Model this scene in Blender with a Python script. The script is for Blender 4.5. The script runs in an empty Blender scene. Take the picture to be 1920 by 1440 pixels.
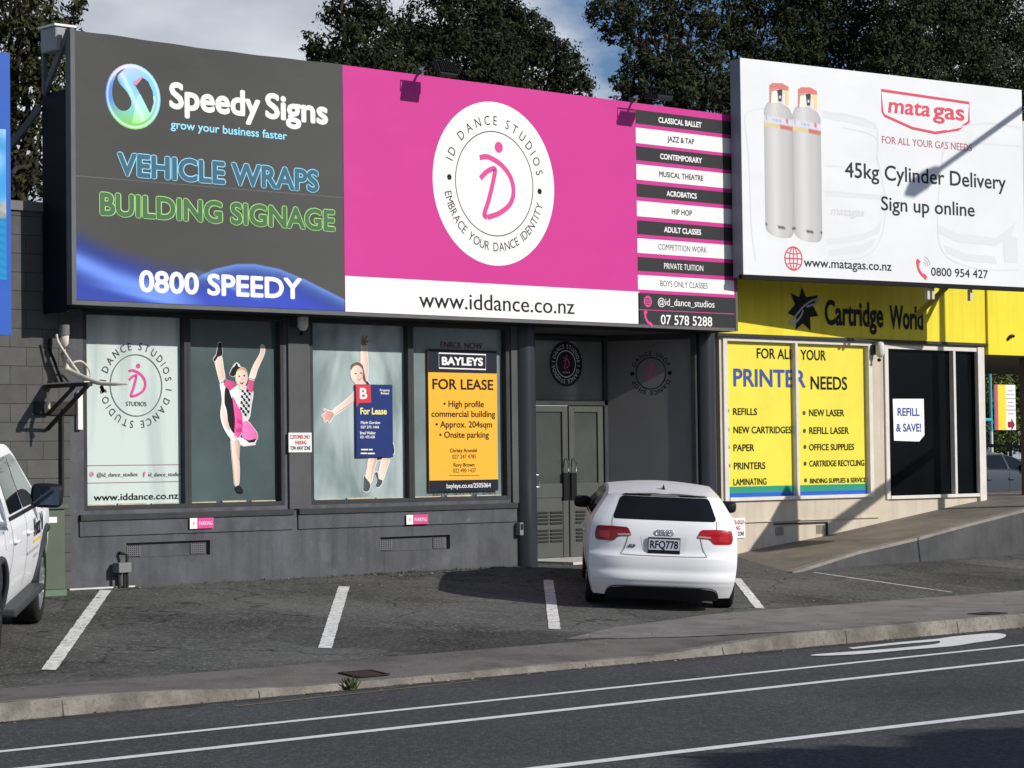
import bpy, bmesh, math, random
import numpy as np
from mathutils import Vector, Matrix
from mathutils.geometry import delaunay_2d_cdt
R = math.radians
scene = bpy.context.scene
COL = scene.collection
random.seed(7); RNG = np.random.default_rng(11)

# ------------------------------------------------------------------ camera
FPX = 4577.0                                    # focal length in photo pixels (1920 wide)
CAM = np.array([0.0, -22.6, 1.31])
_t, _a, _r = R(42.7), math.atan(147 / FPX), 0.0125
CF = np.array([math.sin(_t)*math.cos(_a), math.cos(_t)*math.cos(_a), math.sin(_a)])
_r0 = np.array([math.cos(_t), -math.sin(_t), 0.0]); _u0 = np.cross(_r0, CF)
CR = _r0*math.cos(_r) - _u0*math.sin(_r); CU = _u0*math.cos(_r) + _r0*math.sin(_r)
cd = bpy.data.cameras.new('camera'); cam = bpy.data.objects.new('camera', cd); COL.objects.link(cam)
cam.matrix_world = Matrix([[CR[i], CU[i], -CF[i], CAM[i]] for i in range(3)] + [[0, 0, 0, 1]])
cd.sensor_width = 36; cd.lens = 36*FPX/1920; cd.clip_start = 0.5; cd.clip_end = 3000
scene.camera = cam
scene.render.resolution_x, scene.render.resolution_y = 1024, 768

# ------------------------------------------------------------------ light
SUN = Vector((0.40, -1.0, 0.55)).normalized()    # towards the sun
SUN_EL = math.asin(SUN.z); SUN_AZ = math.atan2(SUN.x, SUN.y)
sd = bpy.data.lights.new('sun', 'SUN'); sd.energy = 4.35; sd.angle = R(0.5); sd.color = (1, 0.95, 0.87)
so = bpy.data.objects.new('sun', sd); COL.objects.link(so); so.rotation_euler = SUN.to_track_quat('Z', 'Y').to_euler()
so.location = (40, -60, 50)
W = bpy.data.worlds.new('World'); scene.world = W; W.use_nodes = True
def build_world():
    nt = W.node_tree; N = nt.nodes; L = nt.links; N.clear()
    out = N.new('ShaderNodeOutputWorld'); bg = N.new('ShaderNodeBackground'); bg.inputs[1].default_value = 0.074
    sky = N.new('ShaderNodeTexSky'); sky.sky_type = 'NISHITA'; sky.sun_disc = False
    sky.sun_elevation = SUN_EL; sky.sun_rotation = SUN_AZ; sky.ozone_density = 2.0; sky.air_density = 1.0
    tc = N.new('ShaderNodeTexCoord')
    mp = N.new('ShaderNodeMapping'); mp.inputs['Scale'].default_value = (1, 1, 2.2); L.new(tc.outputs['Generated'], mp.inputs[0])
    n1 = N.new('ShaderNodeTexNoise'); n1.inputs['Scale'].default_value = 7; n1.inputs['Detail'].default_value = 8; n1.inputs['Roughness'].default_value = .55
    L.new(mp.outputs[0], n1.inputs[0])
    n2 = N.new('ShaderNodeTexNoise'); n2.inputs['Scale'].default_value = 5; n2.inputs['Detail'].default_value = 5; L.new(mp.outputs[0], n2.inputs[0])
    # clear gap in the cloud towards the right of the view
    dots = []
    for px, py in ((1250, 60), (1420, 80)):
        d = CF + CR*(px-960)/FPX + CU*(720-py)/FPX; d /= np.linalg.norm(d)
        vd = N.new('ShaderNodeVectorMath'); vd.operation = 'DOT_PRODUCT'; L.new(tc.outputs['Generated'], vd.inputs[0]); vd.inputs[1].default_value = tuple(d); dots.append(vd)
    mx = N.new('ShaderNodeMath'); mx.operation = 'MAXIMUM'; L.new(dots[0].outputs['Value'], mx.inputs[0]); L.new(dots[1].outputs['Value'], mx.inputs[1])
    mr = N.new('ShaderNodeMapRange'); mr.inputs[1].default_value = math.cos(R(4.2)); mr.inputs[2].default_value = math.cos(R(0.9)); mr.inputs[3].default_value = .30; mr.inputs[4].default_value = -.16
    L.new(mx.outputs[0], mr.inputs[0])
    ad = N.new('ShaderNodeMath'); ad.operation = 'ADD'; L.new(n1.outputs['Fac'], ad.inputs[0]); L.new(mr.outputs[0], ad.inputs[1])
    cr = N.new('ShaderNodeValToRGB'); cr.color_ramp.elements[0].position = .40; cr.color_ramp.elements[1].position = .60; L.new(ad.outputs[0], cr.inputs[0])
    cc = N.new('ShaderNodeValToRGB'); e = cc.color_ramp.elements
    e[0].position = .36; e[0].color = (3.6, 4.2, 5.5, 1); e[1].position = .60; e[1].color = (10.2, 10.6, 11.3, 1)
    L.new(n2.outputs['Fac'], cc.inputs[0])
    # the cloud bank lies low; overhead the sky is open
    sep = N.new('ShaderNodeSeparateXYZ'); L.new(tc.outputs['Generated'], sep.inputs[0])
    hi = N.new('ShaderNodeMapRange'); hi.interpolation_type = 'SMOOTHSTEP'; hi.inputs[1].default_value = .20; hi.inputs[2].default_value = .42; hi.inputs[3].default_value = 1; hi.inputs[4].default_value = .12; L.new(sep.outputs[2], hi.inputs[0])
    mm = N.new('ShaderNodeMath'); mm.operation = 'MULTIPLY'; L.new(cr.outputs[0], mm.inputs[0]); L.new(hi.outputs[0], mm.inputs[1])
    tint = N.new('ShaderNodeMix'); tint.data_type = 'RGBA'; tint.blend_type = 'MULTIPLY'; tint.inputs[0].default_value = 1; L.new(sky.outputs[0], tint.inputs[6]); tint.inputs[7].default_value = (.74, .92, 1.2, 1)
    mix = N.new('ShaderNodeMix'); mix.data_type = 'RGBA'; L.new(mm.outputs[0], mix.inputs[0])
    L.new(tint.outputs[2], mix.inputs[6]); L.new(cc.outputs[0], mix.inputs[7])
    L.new(mix.outputs[2], bg.inputs[0]); L.new(bg.outputs[0], out.inputs[0])
build_world()
vs = scene.view_settings; vs.view_transform = 'Standard'; vs.look = 'None'; vs.exposure = 0; vs.gamma = 1; vs.use_curve_mapping = False
scene.cycles.max_bounces = 6; scene.cycles.use_denoising = True

# ------------------------------------------------------------------ where a photo pixel lies in the place
def ray(px, py): return CF + CR*(px-960)/FPX + CU*(720-py)/FPX
def onY(px, py, y=0.0):
    d = ray(px, py); return CAM + d*(y-CAM[1])/d[1]
def gz(y, x=0):                                  # the car park falls from the wall to the footpath
    return float(np.interp(y, [-6.9, -4.9, 0], [-.43, -.38, 0]))
def onG(px, py):
    z = -.2; d = ray(px, py)
    for i in range(40):
        p = CAM + d*(z-CAM[2])/d[2]; z = .5*z + .5*gz(p[1])
    return p
ROADZ = -.55
def onR(px, py):
    d = ray(px, py); return CAM + d*(ROADZ-CAM[2])/d[2]
def X0(px, py=900, y=0.0): return onY(px, py, y)[0]
def Z0(px, py, y=0.0): return onY(px, py, y)[2]

class Plane:                                     # an upright flat surface that pictures and lettering lie on
    def __init__(s, o, u): s.o = np.array(o, float); s.u = np.array(u, float); s.u /= np.linalg.norm(s.u); s.n = np.array([s.u[1], -s.u[0], 0.0])
    def uv(s, px, py):
        d = ray(px, py); p = CAM + d*(((s.o-CAM) @ s.n)/(d @ s.n)); q = p - s.o
        return q @ s.u, q[2]
    def P(s, u, v, off=0.0):
        if 0 < off < .02: off *= .45              # ink and vinyl lie almost flush
        return s.o + s.u*u + np.array([0, 0, v]) + s.n*off
def wallplane(y): return Plane((0, y, 0), (1, 0, 0))

# ------------------------------------------------------------------ materials
MATS = {}
def mat(name, col, rough=.6, var=.0, vscale=3., bump=0., bscale=60., spec=None, metal=0., coat=0., speck=None, streak=0., coord='Object', emit=0., trans=0.):
    if name in MATS: return MATS[name]
    m = bpy.data.materials.new(name); m.use_nodes = True; nt = m.node_tree; N = nt.nodes; L = nt.links
    if spec is None: spec = .08 if rough > .75 else .10 if rough > .46 else .16 if rough > .38 else .4
    b = N['Principled BSDF']; b.inputs['Base Color'].default_value = (*col, 1); b.inputs['Roughness'].default_value = rough
    b.inputs['Specular IOR Level'].default_value = spec; b.inputs['Metallic'].default_value = metal; b.inputs['Coat Weight'].default_value = coat; b.inputs['Coat Roughness'].default_value = .04
    if emit: b.inputs['Emission Color'].default_value = (*col, 1); b.inputs['Emission Strength'].default_value = emit
    if trans: b.inputs['Transmission Weight'].default_value = trans
    tc = N.new('ShaderNodeTexCoord'); src = tc.outputs[coord]; last = None
    def mixcol(fac, a, c, blend='MIX'):
        x = N.new('ShaderNodeMix'); x.data_type = 'RGBA'; x.blend_type = blend
        for s, v in ((0, fac), (6, a), (7, c)):
            if hasattr(v, 'is_linked') or hasattr(v, 'links'): L.new(v, x.inputs[s])
            else: x.inputs[s].default_value = v if s == 0 else (*v, 1)
        return x.outputs[2]
    cur = col
    if var:
        n = N.new('ShaderNodeTexNoise'); n.inputs['Scale'].default_value = vscale; n.inputs['Detail'].default_value = 6; n.inputs['Roughness'].default_value = .6; L.new(src, n.inputs[0])
        r = N.new('ShaderNodeMapRange'); r.inputs[1].default_value = .3; r.inputs[2].default_value = .7; L.new(n.outputs[0], r.inputs[0])
        cur = mixcol(r.outputs[0], tuple(c*(1-var) for c in col), tuple(min(1, c*(1+var)) for c in col))
    if streak:
        mp = N.new('ShaderNodeMapping'); mp.inputs['Scale'].default_value = (9, 9, .5); L.new(src, mp.inputs[0])
        n = N.new('ShaderNodeTexNoise'); n.inputs['Scale'].default_value = 1; n.inputs['Detail'].default_value = 5; L.new(mp.outputs[0], n.inputs[0])
        r = N.new('ShaderNodeMapRange'); r.inputs[1].default_value = .45; r.inputs[2].default_value = .75; r.inputs[3].default_value = 1; r.inputs[4].default_value = 1-streak; L.new(n.outputs[0], r.inputs[0])
        hs = N.new('ShaderNodeHueSaturation'); L.new(r.outputs[0], hs.inputs['Value'])
        if isinstance(cur, tuple): hs.inputs['Color'].default_value = (*cur, 1)
        else: L.new(cur, hs.inputs['Color'])
        cur = hs.outputs[0]
    if speck:
        sc, c2, amt = speck
        n = N.new('ShaderNodeTexNoise'); n.inputs['Scale'].default_value = sc; n.inputs['Detail'].default_value = 3; n.inputs['Roughness'].default_value = .8; L.new(src, n.inputs[0])
        r = N.new('ShaderNodeMapRange'); r.inputs[1].default_value = .5; r.inputs[2].default_value = .75; r.inputs[4].default_value = amt; L.new(n.outputs[0], r.inputs[0])
        cur = mixcol(r.outputs[0], cur, c2)
    if not isinstance(cur, tuple): L.new(cur, b.inputs['Base Color'])
    if bump:
        n = N.new('ShaderNodeTexNoise'); n.inputs['Scale'].default_value = bscale; n.inputs['Detail'].default_value = 4; L.new(src, n.inputs[0])
        bp = N.new('ShaderNodeBump'); bp.inputs['Strength'].default_value = bump; bp.inputs['Distance'].default_value = .02; L.new(n.outputs[0], bp.inputs['Height']); L.new(bp.outputs[0], b.inputs['Normal'])
    MATS[name] = m; return m
def attr_mat(name, rough=.45, wrinkle=0.):       # surface printed in many colours, one colour per corner
    if name in MATS: return MATS[name]
    m = bpy.data.materials.new(name); m.use_nodes = True; nt = m.node_tree; b = nt.nodes['Principled BSDF']; b.inputs['Roughness'].default_value = rough; b.inputs['Specular IOR Level'].default_value = .1
    a = nt.nodes.new('ShaderNodeVertexColor'); a.layer_name = 'print'; nt.links.new(a.outputs[0], b.inputs['Base Color'])
    if wrinkle: add_wrinkle(m, wrinkle)
    MATS[name] = m; return m
def add_wrinkle(m, s):                            # slack banner vinyl
    nt = m.node_tree; N = nt.nodes; L = nt.links; b = N['Principled BSDF']
    tc = N.new('ShaderNodeTexCoord'); mp = N.new('ShaderNodeMapping'); mp.inputs['Scale'].default_value = (.55, .55, 1.3); L.new(tc.outputs['Object'], mp.inputs[0])
    n = N.new('ShaderNodeTexNoise'); n.inputs['Scale'].default_value = 1.3; n.inputs['Detail'].default_value = 2; n.inputs['Distortion'].default_value = .1; L.new(mp.outputs[0], n.inputs[0])
    bp = N.new('ShaderNodeBump'); bp.inputs['Strength'].default_value = s; bp.inputs['Distance'].default_value = .12; L.new(n.outputs[0], bp.inputs['Height']); L.new(bp.outputs[0], b.inputs['Normal'])

# ------------------------------------------------------------------ objects
def root_loc(o):
    while o.parent: o = o.parent
    return np.array(o.location)
def link_mesh(name, verts, faces, m, parent=None, smooth=False, local=False, colors=None, label=None):
    me = bpy.data.meshes.new(name); v = np.asarray(verts, float).reshape(-1, 3)
    if parent is not None and not local: v = v - root_loc(parent)
    me.from_pydata(v.tolist(), [], [tuple(int(i) for i in f) for f in faces]); me.materials.append(m)
    if colors is not None:
        ca = me.color_attributes.new('print', 'FLOAT_COLOR', 'POINT'); ca.data.foreach_set('color', np.asarray(colors, np.float32).ravel())
    if smooth: me.polygons.foreach_set('use_smooth', [True]*len(me.polygons))
    me.update(); o = bpy.data.objects.new(name, me); COL.objects.link(o)
    if parent is not None: o.parent = parent
    if label: o['label'] = label
    return o
def tag(o, label, cat, group=None, kind=None):
    o['label'] = label; o['category'] = cat
    if group: o['group'] = group
    if kind: o['kind'] = kind
    return o
def thing(name, loc, label, cat, group=None):
    o = bpy.data.objects.new(name, None); COL.objects.link(o); o.location = tuple(float(c) for c in loc); o.empty_display_size = .2
    return tag(o, label, cat, group)
def structure(o): o['kind'] = 'structure'; return o
class MB:
    def __init__(s): s.v = []; s.f = []
    def add(s, v, f):
        n = len(s.v); s.v += [tuple(map(float, p)) for p in v]; s.f += [tuple(i+n for i in q) for q in f]; return s
    def quad(s, *p): return s.add(p, [tuple(range(len(p)))])
    def box(s, x0, x1, y0, y1, z0, z1):
        v = [(x, y, z) for x in (x0, x1) for y in (y0, y1) for z in (z0, z1)]
        return s.add(v, [(0, 1, 3, 2), (4, 6, 7, 5), (0, 4, 5, 1), (2, 3, 7, 6), (0, 2, 6, 4), (1, 5, 7, 3)])
    def obox(s, p0, p1, w, h, up=(0, 0, 1)):       # bar from p0 to p1
        p0 = Vector(p0); p1 = Vector(p1); d = (p1-p0).normalized(); a = d.cross(Vector(up)); a = a.normalized() if a.length > 1e-4 else Vector((1, 0, 0)); b = a.cross(d)
        v = [p + a*(i*w/2) + b*(j*h/2) for p in (p0, p1) for i, j in ((-1, -1), (1, -1), (1, 1), (-1, 1))]
        return s.add(v, [(0, 1, 2, 3), (7, 6, 5, 4), (0, 4, 5, 1), (1, 5, 6, 2), (2, 6, 7, 3), (3, 7, 4, 0)])
    def tube(s, pts, r, n=8, caps=True):
        pts = [Vector(p) for p in pts]; rs = r if hasattr(r, '__len__') else [r]*len(pts); base = len(s.v); ring = []
        for i, p in enumerate(pts):
            d = (pts[min(i+1, len(pts)-1)] - pts[max(i-1, 0)]).normalized(); a = d.cross(Vector((0, 0, 1)))
            a = a.normalized() if a.length > 1e-3 else Vector((1, 0, 0)); b = d.cross(a)
            ring.append([p + (a*math.cos(2*math.pi*k/n) + b*math.sin(2*math.pi*k/n))*rs[i] for k in range(n)])
        v = [q for g in ring for q in g]; f = []
        for i in range(len(pts)-1):
            for k in range(n): f.append((i*n+k, i*n+(k+1) % n, (i+1)*n+(k+1) % n, (i+1)*n+k))
        if caps: f.append(tuple(range(n))[::-1]); f.append(tuple((len(pts)-1)*n+k for k in range(n)))
        return s.add(v, f)
    def lathe(s, prof, c=(0, 0, 0), axis='z', n=32):
        v = []; f = []; m = len(prof)
        for k in range(n):
            a = 2*math.pi*k/n
            for r, h in prof:
                q = {'z': (r*math.cos(a), r*math.sin(a), h), 'y': (r*math.cos(a), h, r*math.sin(a)), 'x': (h, r*math.cos(a), r*math.sin(a))}[axis]
                v.append((q[0]+c[0], q[1]+c[1], q[2]+c[2]))
        for k in range(n):
            for i in range(m-1): f.append((k*m+i, ((k+1) % n)*m+i, ((k+1) % n)*m+i+1, k*m+i+1))
        return s.add(v, f)
    def build(s, name, m, parent=None, smooth=False, local=False, bevel=0, label=None):
        o = link_mesh(name, s.v, s.f, m, parent, smooth, local, label=label)
        if bevel:
            bv = o.modifiers.new('bevel', 'BEVEL'); bv.width = bevel; bv.segments = 2; bv.limit_method = 'ANGLE'; bv.angle_limit = R(40)
        return o
def box(name, m, parent, *a, bevel=0.004, **k): return MB().box(*a).build(name, m, parent, bevel=bevel, **k)
def holed_wall(x0, x1, z0, z1, y0, depth, holes):   # front sheet with openings and their reveals
    xs = sorted({x0, x1, *[h[0] for h in holes], *[h[1] for h in holes]}); zs = sorted({z0, z1, *[h[2] for h in holes], *[h[3] for h in holes]})
    b = MB()
    for i in range(len(xs)-1):
        for j in range(len(zs)-1):
            cx, cz = (xs[i]+xs[i+1])/2, (zs[j]+zs[j+1])/2
            if any(h[0] < cx < h[1] and h[2] < cz < h[3] for h in holes): continue
            b.quad((xs[i], y0, zs[j]), (xs[i+1], y0, zs[j]), (xs[i+1], y0, zs[j+1]), (xs[i], y0, zs[j+1]))
    for h in holes:
        a, c, d, e = h[:4]; q = y0 + (h[4] if len(h) > 4 else depth)
        b.quad((a, y0, d), (a, y0, e), (a, q, e), (a, q, d)); b.quad((c, y0, d), (c, q, d), (c, q, e), (c, y0, e))
        b.quad((a, y0, e), (c, y0, e), (c, q, e), (a, q, e)); b.quad((a, y0, d), (a, q, d), (c, q, d), (c, y0, d))
    return b

# ------------------------------------------------------------------ flat printed shapes and lettering on a plane
def smooth_path(pts, n=8, closed=False):
    P = [np.array(p, float) for p in pts]; out = []; m = len(P)
    for i in range(m if closed else m-1):
        g = (lambda k: P[k % m]) if closed else (lambda k: P[min(max(k, 0), m-1)])
        a, b, c, d = g(i-1), g(i), g(i+1), g(i+2)
        for k in range(n):
            t = k/n; out.append(.5*(2*b+(c-a)*t+(2*a-5*b+4*c-d)*t*t+(3*b-a-3*c+d)*t**3))
    if not closed: out.append(P[-1])
    return out
class Flat:
    def __init__(s, plane, off): s.pl = plane; s.off = off; s.v = []; s.f = []; s.c = []; s.k = 0
    def poly_uv(s, uv, off=None, col=None):
        if off is None: off = s.off+s.k*1.5e-4; s.k += 1
        n = len(s.v); s.v += [s.pl.P(u, v, off) for u, v in uv]; s.f.append(tuple(range(n, n+len(uv))))
        if col is not None: s.c += [(*col, 1)]*len(uv)
        return s
    def poly(s, px, **k): return s.poly_uv([s.pl.uv(*p) for p in px], **k)
    def stroke_uv(s, pts, w, closed=False, off=None, col=None):
        if off is None: off = s.off+s.k*1.5e-4; s.k += 1
        P = [np.array(p, float) for p in pts]; m = len(P); L = []; Rr = []
        for i in range(m):
            a = P[(i-1) % m] if closed or i else P[0]; b = P[(i+1) % m] if closed or i < m-1 else P[-1]
            d = b-a; d = d/(np.linalg.norm(d)+1e-9); n = np.array([-d[1], d[0]])*w/2; L.append(P[i]+n); Rr.append(P[i]-n)
        for i in range(m if closed else m-1):
            j = (i+1) % m; s.poly_uv([L[i], Rr[i], Rr[j], L[j]], off=off, col=col)
        return s
    def disc_uv(s, c, r, rv=None, n=28, **k):
        rv = rv or r; return s.poly_uv([(c[0]+r*math.cos(2*math.pi*i/n), c[1]+rv*math.sin(2*math.pi*i/n)) for i in range(n)], **k)
    def ring_uv(s, c, r, w, n=64): return s.stroke_uv([(c[0]+r*math.cos(2*math.pi*i/n), c[1]+r*math.sin(2*math.pi*i/n)) for i in range(n)], w, closed=True)
    def build(s, name, m, parent): return link_mesh(name, s.v, s.f, m, parent, colors=s.c if s.c else None)
_TC = {}
_fc = bpy.data.curves.new('lettering_curve', 'FONT'); _fo = bpy.data.objects.new('lettering_curve', _fc); COL.objects.link(_fo)
_fc.resolution_u = 4
CAPH = .682
def text_geo(s, bold=0., shear=0.):
    k = (s, 0, shear)
    if k not in _TC:
        _fc.body = s; _fc.offset = 0; _fc.shear = shear; _fo.update_tag(); bpy.context.view_layer.update()
        dg = bpy.context.evaluated_depsgraph_get(); me = bpy.data.meshes.new_from_object(_fo.evaluated_get(dg))
        v = np.array([q.co[:2] for q in me.vertices]) if len(me.vertices) else np.zeros((0, 2)); f = [tuple(p.vertices) for p in me.polygons]
        bpy.data.meshes.remove(me); _TC[k] = (v, f)
    return _TC[k]
def strokes(v, f, bold):                          # heavier strokes: the outline printed over itself, shifted a little each way
    if bold <= 0 or len(v) == 0: return [(v[:, 0], v[:, 1], 0*v[:, 0])], list(f)
    q = .72*bold; sh = [(0, 0), (bold, 0), (-bold, 0), (0, bold), (0, -bold), (q, q), (-q, q), (q, -q), (-q, -q)]
    if bold < .012: sh = sh[1:3]
    return [(v[:, 0]+a, v[:, 1]+c, np.full(len(v), i*1.6e-4)) for i, (a, c) in enumerate(sh)], [tuple(j+len(v)*i for j in q_) for i in range(len(sh)) for q_ in f]
def glyphs(s, bold=0., shear=0.):
    v, f = text_geo(s, 0, shear); L_, F_ = strokes(v, f, bold)
    return np.concatenate([np.stack(c, 1) for c in L_]), F_
def put_text(parent, pl, s, p0, p1, cap, m, bold=.02, off=.004, shear=0., name='lettering', yfix=None):
    v, f = glyphs(s, bold, shear); u0, v0 = pl.uv(*p0); u1, v1 = pl.uv(*p1); h = pl.uv((p0[0]+p1[0])/2, (p0[1]+p1[1])/2-cap)[1] - pl.uv((p0[0]+p1[0])/2, (p0[1]+p1[1])/2)[1]
    x0, x1 = v[:, 0].min(), v[:, 0].max(); sx = (u1-u0)/(x1-x0); sy = h/(CAPH+bold*2); vb = (v0+v1)/2
    return link_mesh(name, [pl.P(u0+(a-x0)*sx, vb+(b+bold)*sy, off+e) for a, b, e in v], f, m, parent)
def ring_text(parent, pl, c, rad, s, a0, a1, h, m, outward=True, bold=.02, off=.004, squeeze=.85, name='lettering'):
    """letters along a circle: clockwise with their feet inwards, or (outward False) anticlockwise with their heads inwards"""
    V = []; Fc = []; adv = []
    for ch in s:
        if ch == ' ': adv.append(.48); continue
        v, f = text_geo(ch, bold); adv.append(v[:, 0].max()-v[:, 0].min()+.16)
    tot = sum(adv); acc = 0
    for ch, w in zip(s, adv):
        t = (acc+w/2)/tot; acc += w
        if ch == ' ': continue
        a = R(a0+(a1-a0)*t); v, f = glyphs(ch, bold); cx = (v[:, 0].max()+v[:, 0].min())/2; sc = h/CAPH
        rd = np.array([math.cos(a), math.sin(a)]); tg = np.array([math.sin(a), -math.cos(a)])
        if not outward: rd, tg = -rd, -tg
        n = len(V); base = np.array(c) + np.array([math.cos(a), math.sin(a)])*rad
        for x, y, e in v:
            q = base + tg*(x-cx)*sc*squeeze + rd*y*sc; V.append(pl.P(q[0], q[1], off+e))
        Fc += [tuple(i+n for i in q) for q in f]
    return link_mesh(name, V, Fc, m, parent)
def id_logo(parent, pl, c, rr, m, off=.004, w=.055):
    fl = Flat(pl, off); g = lambda x, y: (c[0]+(x-757)/275*rr, c[1]-(y-650)/378*rr)
    fl.disc_uv(g(777, 480), .068*rr)
    for pts in ([(690, 537), (728, 530), (785, 558), (828, 612), (842, 680), (824, 740), (775, 785), (722, 808)], [(692, 632), (722, 598), (757, 582), (752, 630), (728, 730), (708, 795), (722, 808)]):
        fl.stroke_uv(smooth_path([g(*p) for p in pts]), w*rr)
    return fl.build('emblem', m, parent)

# ================================================================== THE SETTING
M_asph = mat('car_park_asphalt', (.088, .088, .083), .92, var=.5, vscale=.55, bump=.6, bscale=70, speck=(22, (.24, .24, .23), .95), coord='Object')
M_road = mat('road_asphalt', (.066, .067, .069), .9, var=.16, vscale=.5, bump=.55, bscale=90, speck=(30, (.20, .20, .205), .9))
M_conc = mat('pale_concrete', (.21, .195, .185), .9, var=.22, vscale=2.2, bump=.25, bscale=80, speck=(60, (.11, .1, .1), .5))
M_pink = mat('worn_pinkish_concrete', (.140, .127, .120), .9, var=.35, vscale=1.6, bump=.3, bscale=70, speck=(50, (.26, .24, .23), .6))
M_kerb = mat('kerb_concrete', (.205, .188, .165), .9, var=.45, vscale=2, bump=.5, bscale=40, speck=(18, (.10, .09, .075), .85))
M_line = mat('road_paint', (.74, .74, .72), .8, var=.1, vscale=9, speck=(55, (.2, .2, .2), .45))
M_wornline = mat('worn_bay_paint', (.68, .68, .65), .85, var=.15, vscale=6, speck=(17, (.10, .10, .10), 1.0))
M_earth = mat('far_ground', (.09, .10, .07), .95, var=.3, vscale=.2)

def kerb_z(x): return float(np.interp(x, [10.6, 12.2, 16.6, 18.2], [-.415, -.495, -.495, -.405]))
KY0, KY1 = -6.62, -6.78
def add_cracks(m, scale, width, amt, dist=1.2):   # wandering cracks in old asphalt
    nt = m.node_tree; N = nt.nodes; L = nt.links; b = N['Principled BSDF']; lk = b.inputs['Base Color'].links[0]; src = lk.from_socket
    tc = N.new('ShaderNodeTexCoord'); n = N.new('ShaderNodeTexNoise'); n.inputs['Scale'].default_value = 1.4; n.inputs['Detail'].default_value = 4; L.new(tc.outputs['Object'], n.inputs[0])
    va = N.new('ShaderNodeVectorMath'); va.operation = 'MULTIPLY_ADD'; L.new(n.outputs['Color'], va.inputs[0]); va.inputs[1].default_value = (dist, dist, dist); L.new(tc.outputs['Object'], va.inputs[2])
    v = N.new('ShaderNodeTexVoronoi'); v.feature = 'DISTANCE_TO_EDGE'; v.inputs['Scale'].default_value = scale; L.new(va.outputs[0], v.inputs['Vector'])
    r = N.new('ShaderNodeMapRange'); r.inputs[1].default_value = 0; r.inputs[2].default_value = width; r.inputs[3].default_value = amt; r.inputs[4].default_value = 0; L.new(v.outputs['Distance'], r.inputs[0])
    x = N.new('ShaderNodeMix'); x.data_type = 'RGBA'; L.new(r.outputs[0], x.inputs[0]); L.new(src, x.inputs[6]); x.inputs[7].default_value = (.02, .02, .019, 1); L.new(x.outputs[2], b.inputs['Base Color'])
add_cracks(M_asph, .38, .009, .85); add_cracks(M_asph, 1.3, .012, .35, .5)
add_cracks(M_conc, .45, .004, .5)
def cap_patches(m, scale, lo, hi):               # old repair patches of a slightly different asphalt
    nt = m.node_tree; N = nt.nodes; L = nt.links; b = N['Principled BSDF']; src = b.inputs['Base Color'].links[0].from_socket
    tc = N.new('ShaderNodeTexCoord'); v = N.new('ShaderNodeTexVoronoi'); v.inputs['Scale'].default_value = scale; v.distance = 'CHEBYCHEV'; L.new(tc.outputs['Object'], v.inputs['Vector'])
    r = N.new('ShaderNodeMapRange'); r.inputs[3].default_value = lo; r.inputs[4].default_value = hi; L.new(v.outputs['Color'], r.inputs[0])
    h = N.new('ShaderNodeHueSaturation'); L.new(r.outputs[0], h.inputs['Value']); L.new(src, h.inputs['Color']); L.new(h.outputs[0], b.inputs['Base Color'])
cap_patches(M_asph, .33, .74, 1.28)
def add_stains(m, scale, lo, hi, amt, col=(.022, .021, .02)):   # oil drips and tyre-blackened spots
    nt = m.node_tree; N = nt.nodes; L = nt.links; b = N['Principled BSDF']; src = b.inputs['Base Color'].links[0].from_socket
    tc = N.new('ShaderNodeTexCoord'); n = N.new('ShaderNodeTexNoise'); n.inputs['Scale'].default_value = scale; n.inputs['Detail'].default_value = 4; n.inputs['Roughness'].default_value = .55; L.new(tc.outputs['Object'], n.inputs[0])
    r = N.new('ShaderNodeMapRange'); r.inputs[1].default_value = lo; r.inputs[2].default_value = hi; r.inputs[4].default_value = amt; L.new(n.outputs[0], r.inputs[0])
    x = N.new('ShaderNodeMix'); x.data_type = 'RGBA'; L.new(r.outputs[0], x.inputs[0]); L.new(src, x.inputs[6]); x.inputs[7].default_value = (*col, 1); L.new(x.outputs[2], b.inputs['Base Color'])
add_stains(M_asph, 1.1, .60, .78, .75); add_stains(M_asph, 7, .66, .74, .6); add_stains(M_asph, .7, .62, .80, .5, (.16, .155, .145))
add_stains(M_pink, 1.6, .56, .72, .6, (.06, .055, .053)); add_stains(M_conc, 1.3, .58, .75, .5, (.09, .08, .075)); add_stains(M_road, .35, .55, .75, .35, (.03, .03, .032)); add_stains(M_kerb, 1.2, .55, .7, .7, (.075, .068, .06))

g = structure(MB().quad((-1500, -1500, -.75), (1500, -1500, -.75), (1500, 1500, -.75), (-1500, 1500, -.75)).build('ground', M_earth))
b = MB(); ys = [-5.75, -4.9, -4, -3, -2, -1, 0, 80]
for i in range(len(ys)-1):
    z = lambda y: gz(y) - (0 if y > -5 else .01)
    b.quad((-80, ys[i], z(ys[i])), (80, ys[i], z(ys[i])), (80, ys[i+1], z(ys[i+1])), (-80, ys[i+1], z(ys[i+1])))
structure(b.build('car_park', M_asph))
b = MB(); xs = [-80] + list(np.arange(8, 23, .25)) + [80]
for i in range(len(xs)-1):
    q = lambda x: ((x, -5.75, -.414 - .02), (x, KY0, kerb_z(x)-.006))
    (a0, a1), (c0, c1) = q(xs[i]), q(xs[i+1])
    b.quad(a1, c1, (c0[0], c0[1]+.02, gz(-5.75)-.01), (a0[0], a0[1]+.02, gz(-5.75)-.01))
structure(b.build('footpath', M_pink))
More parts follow.
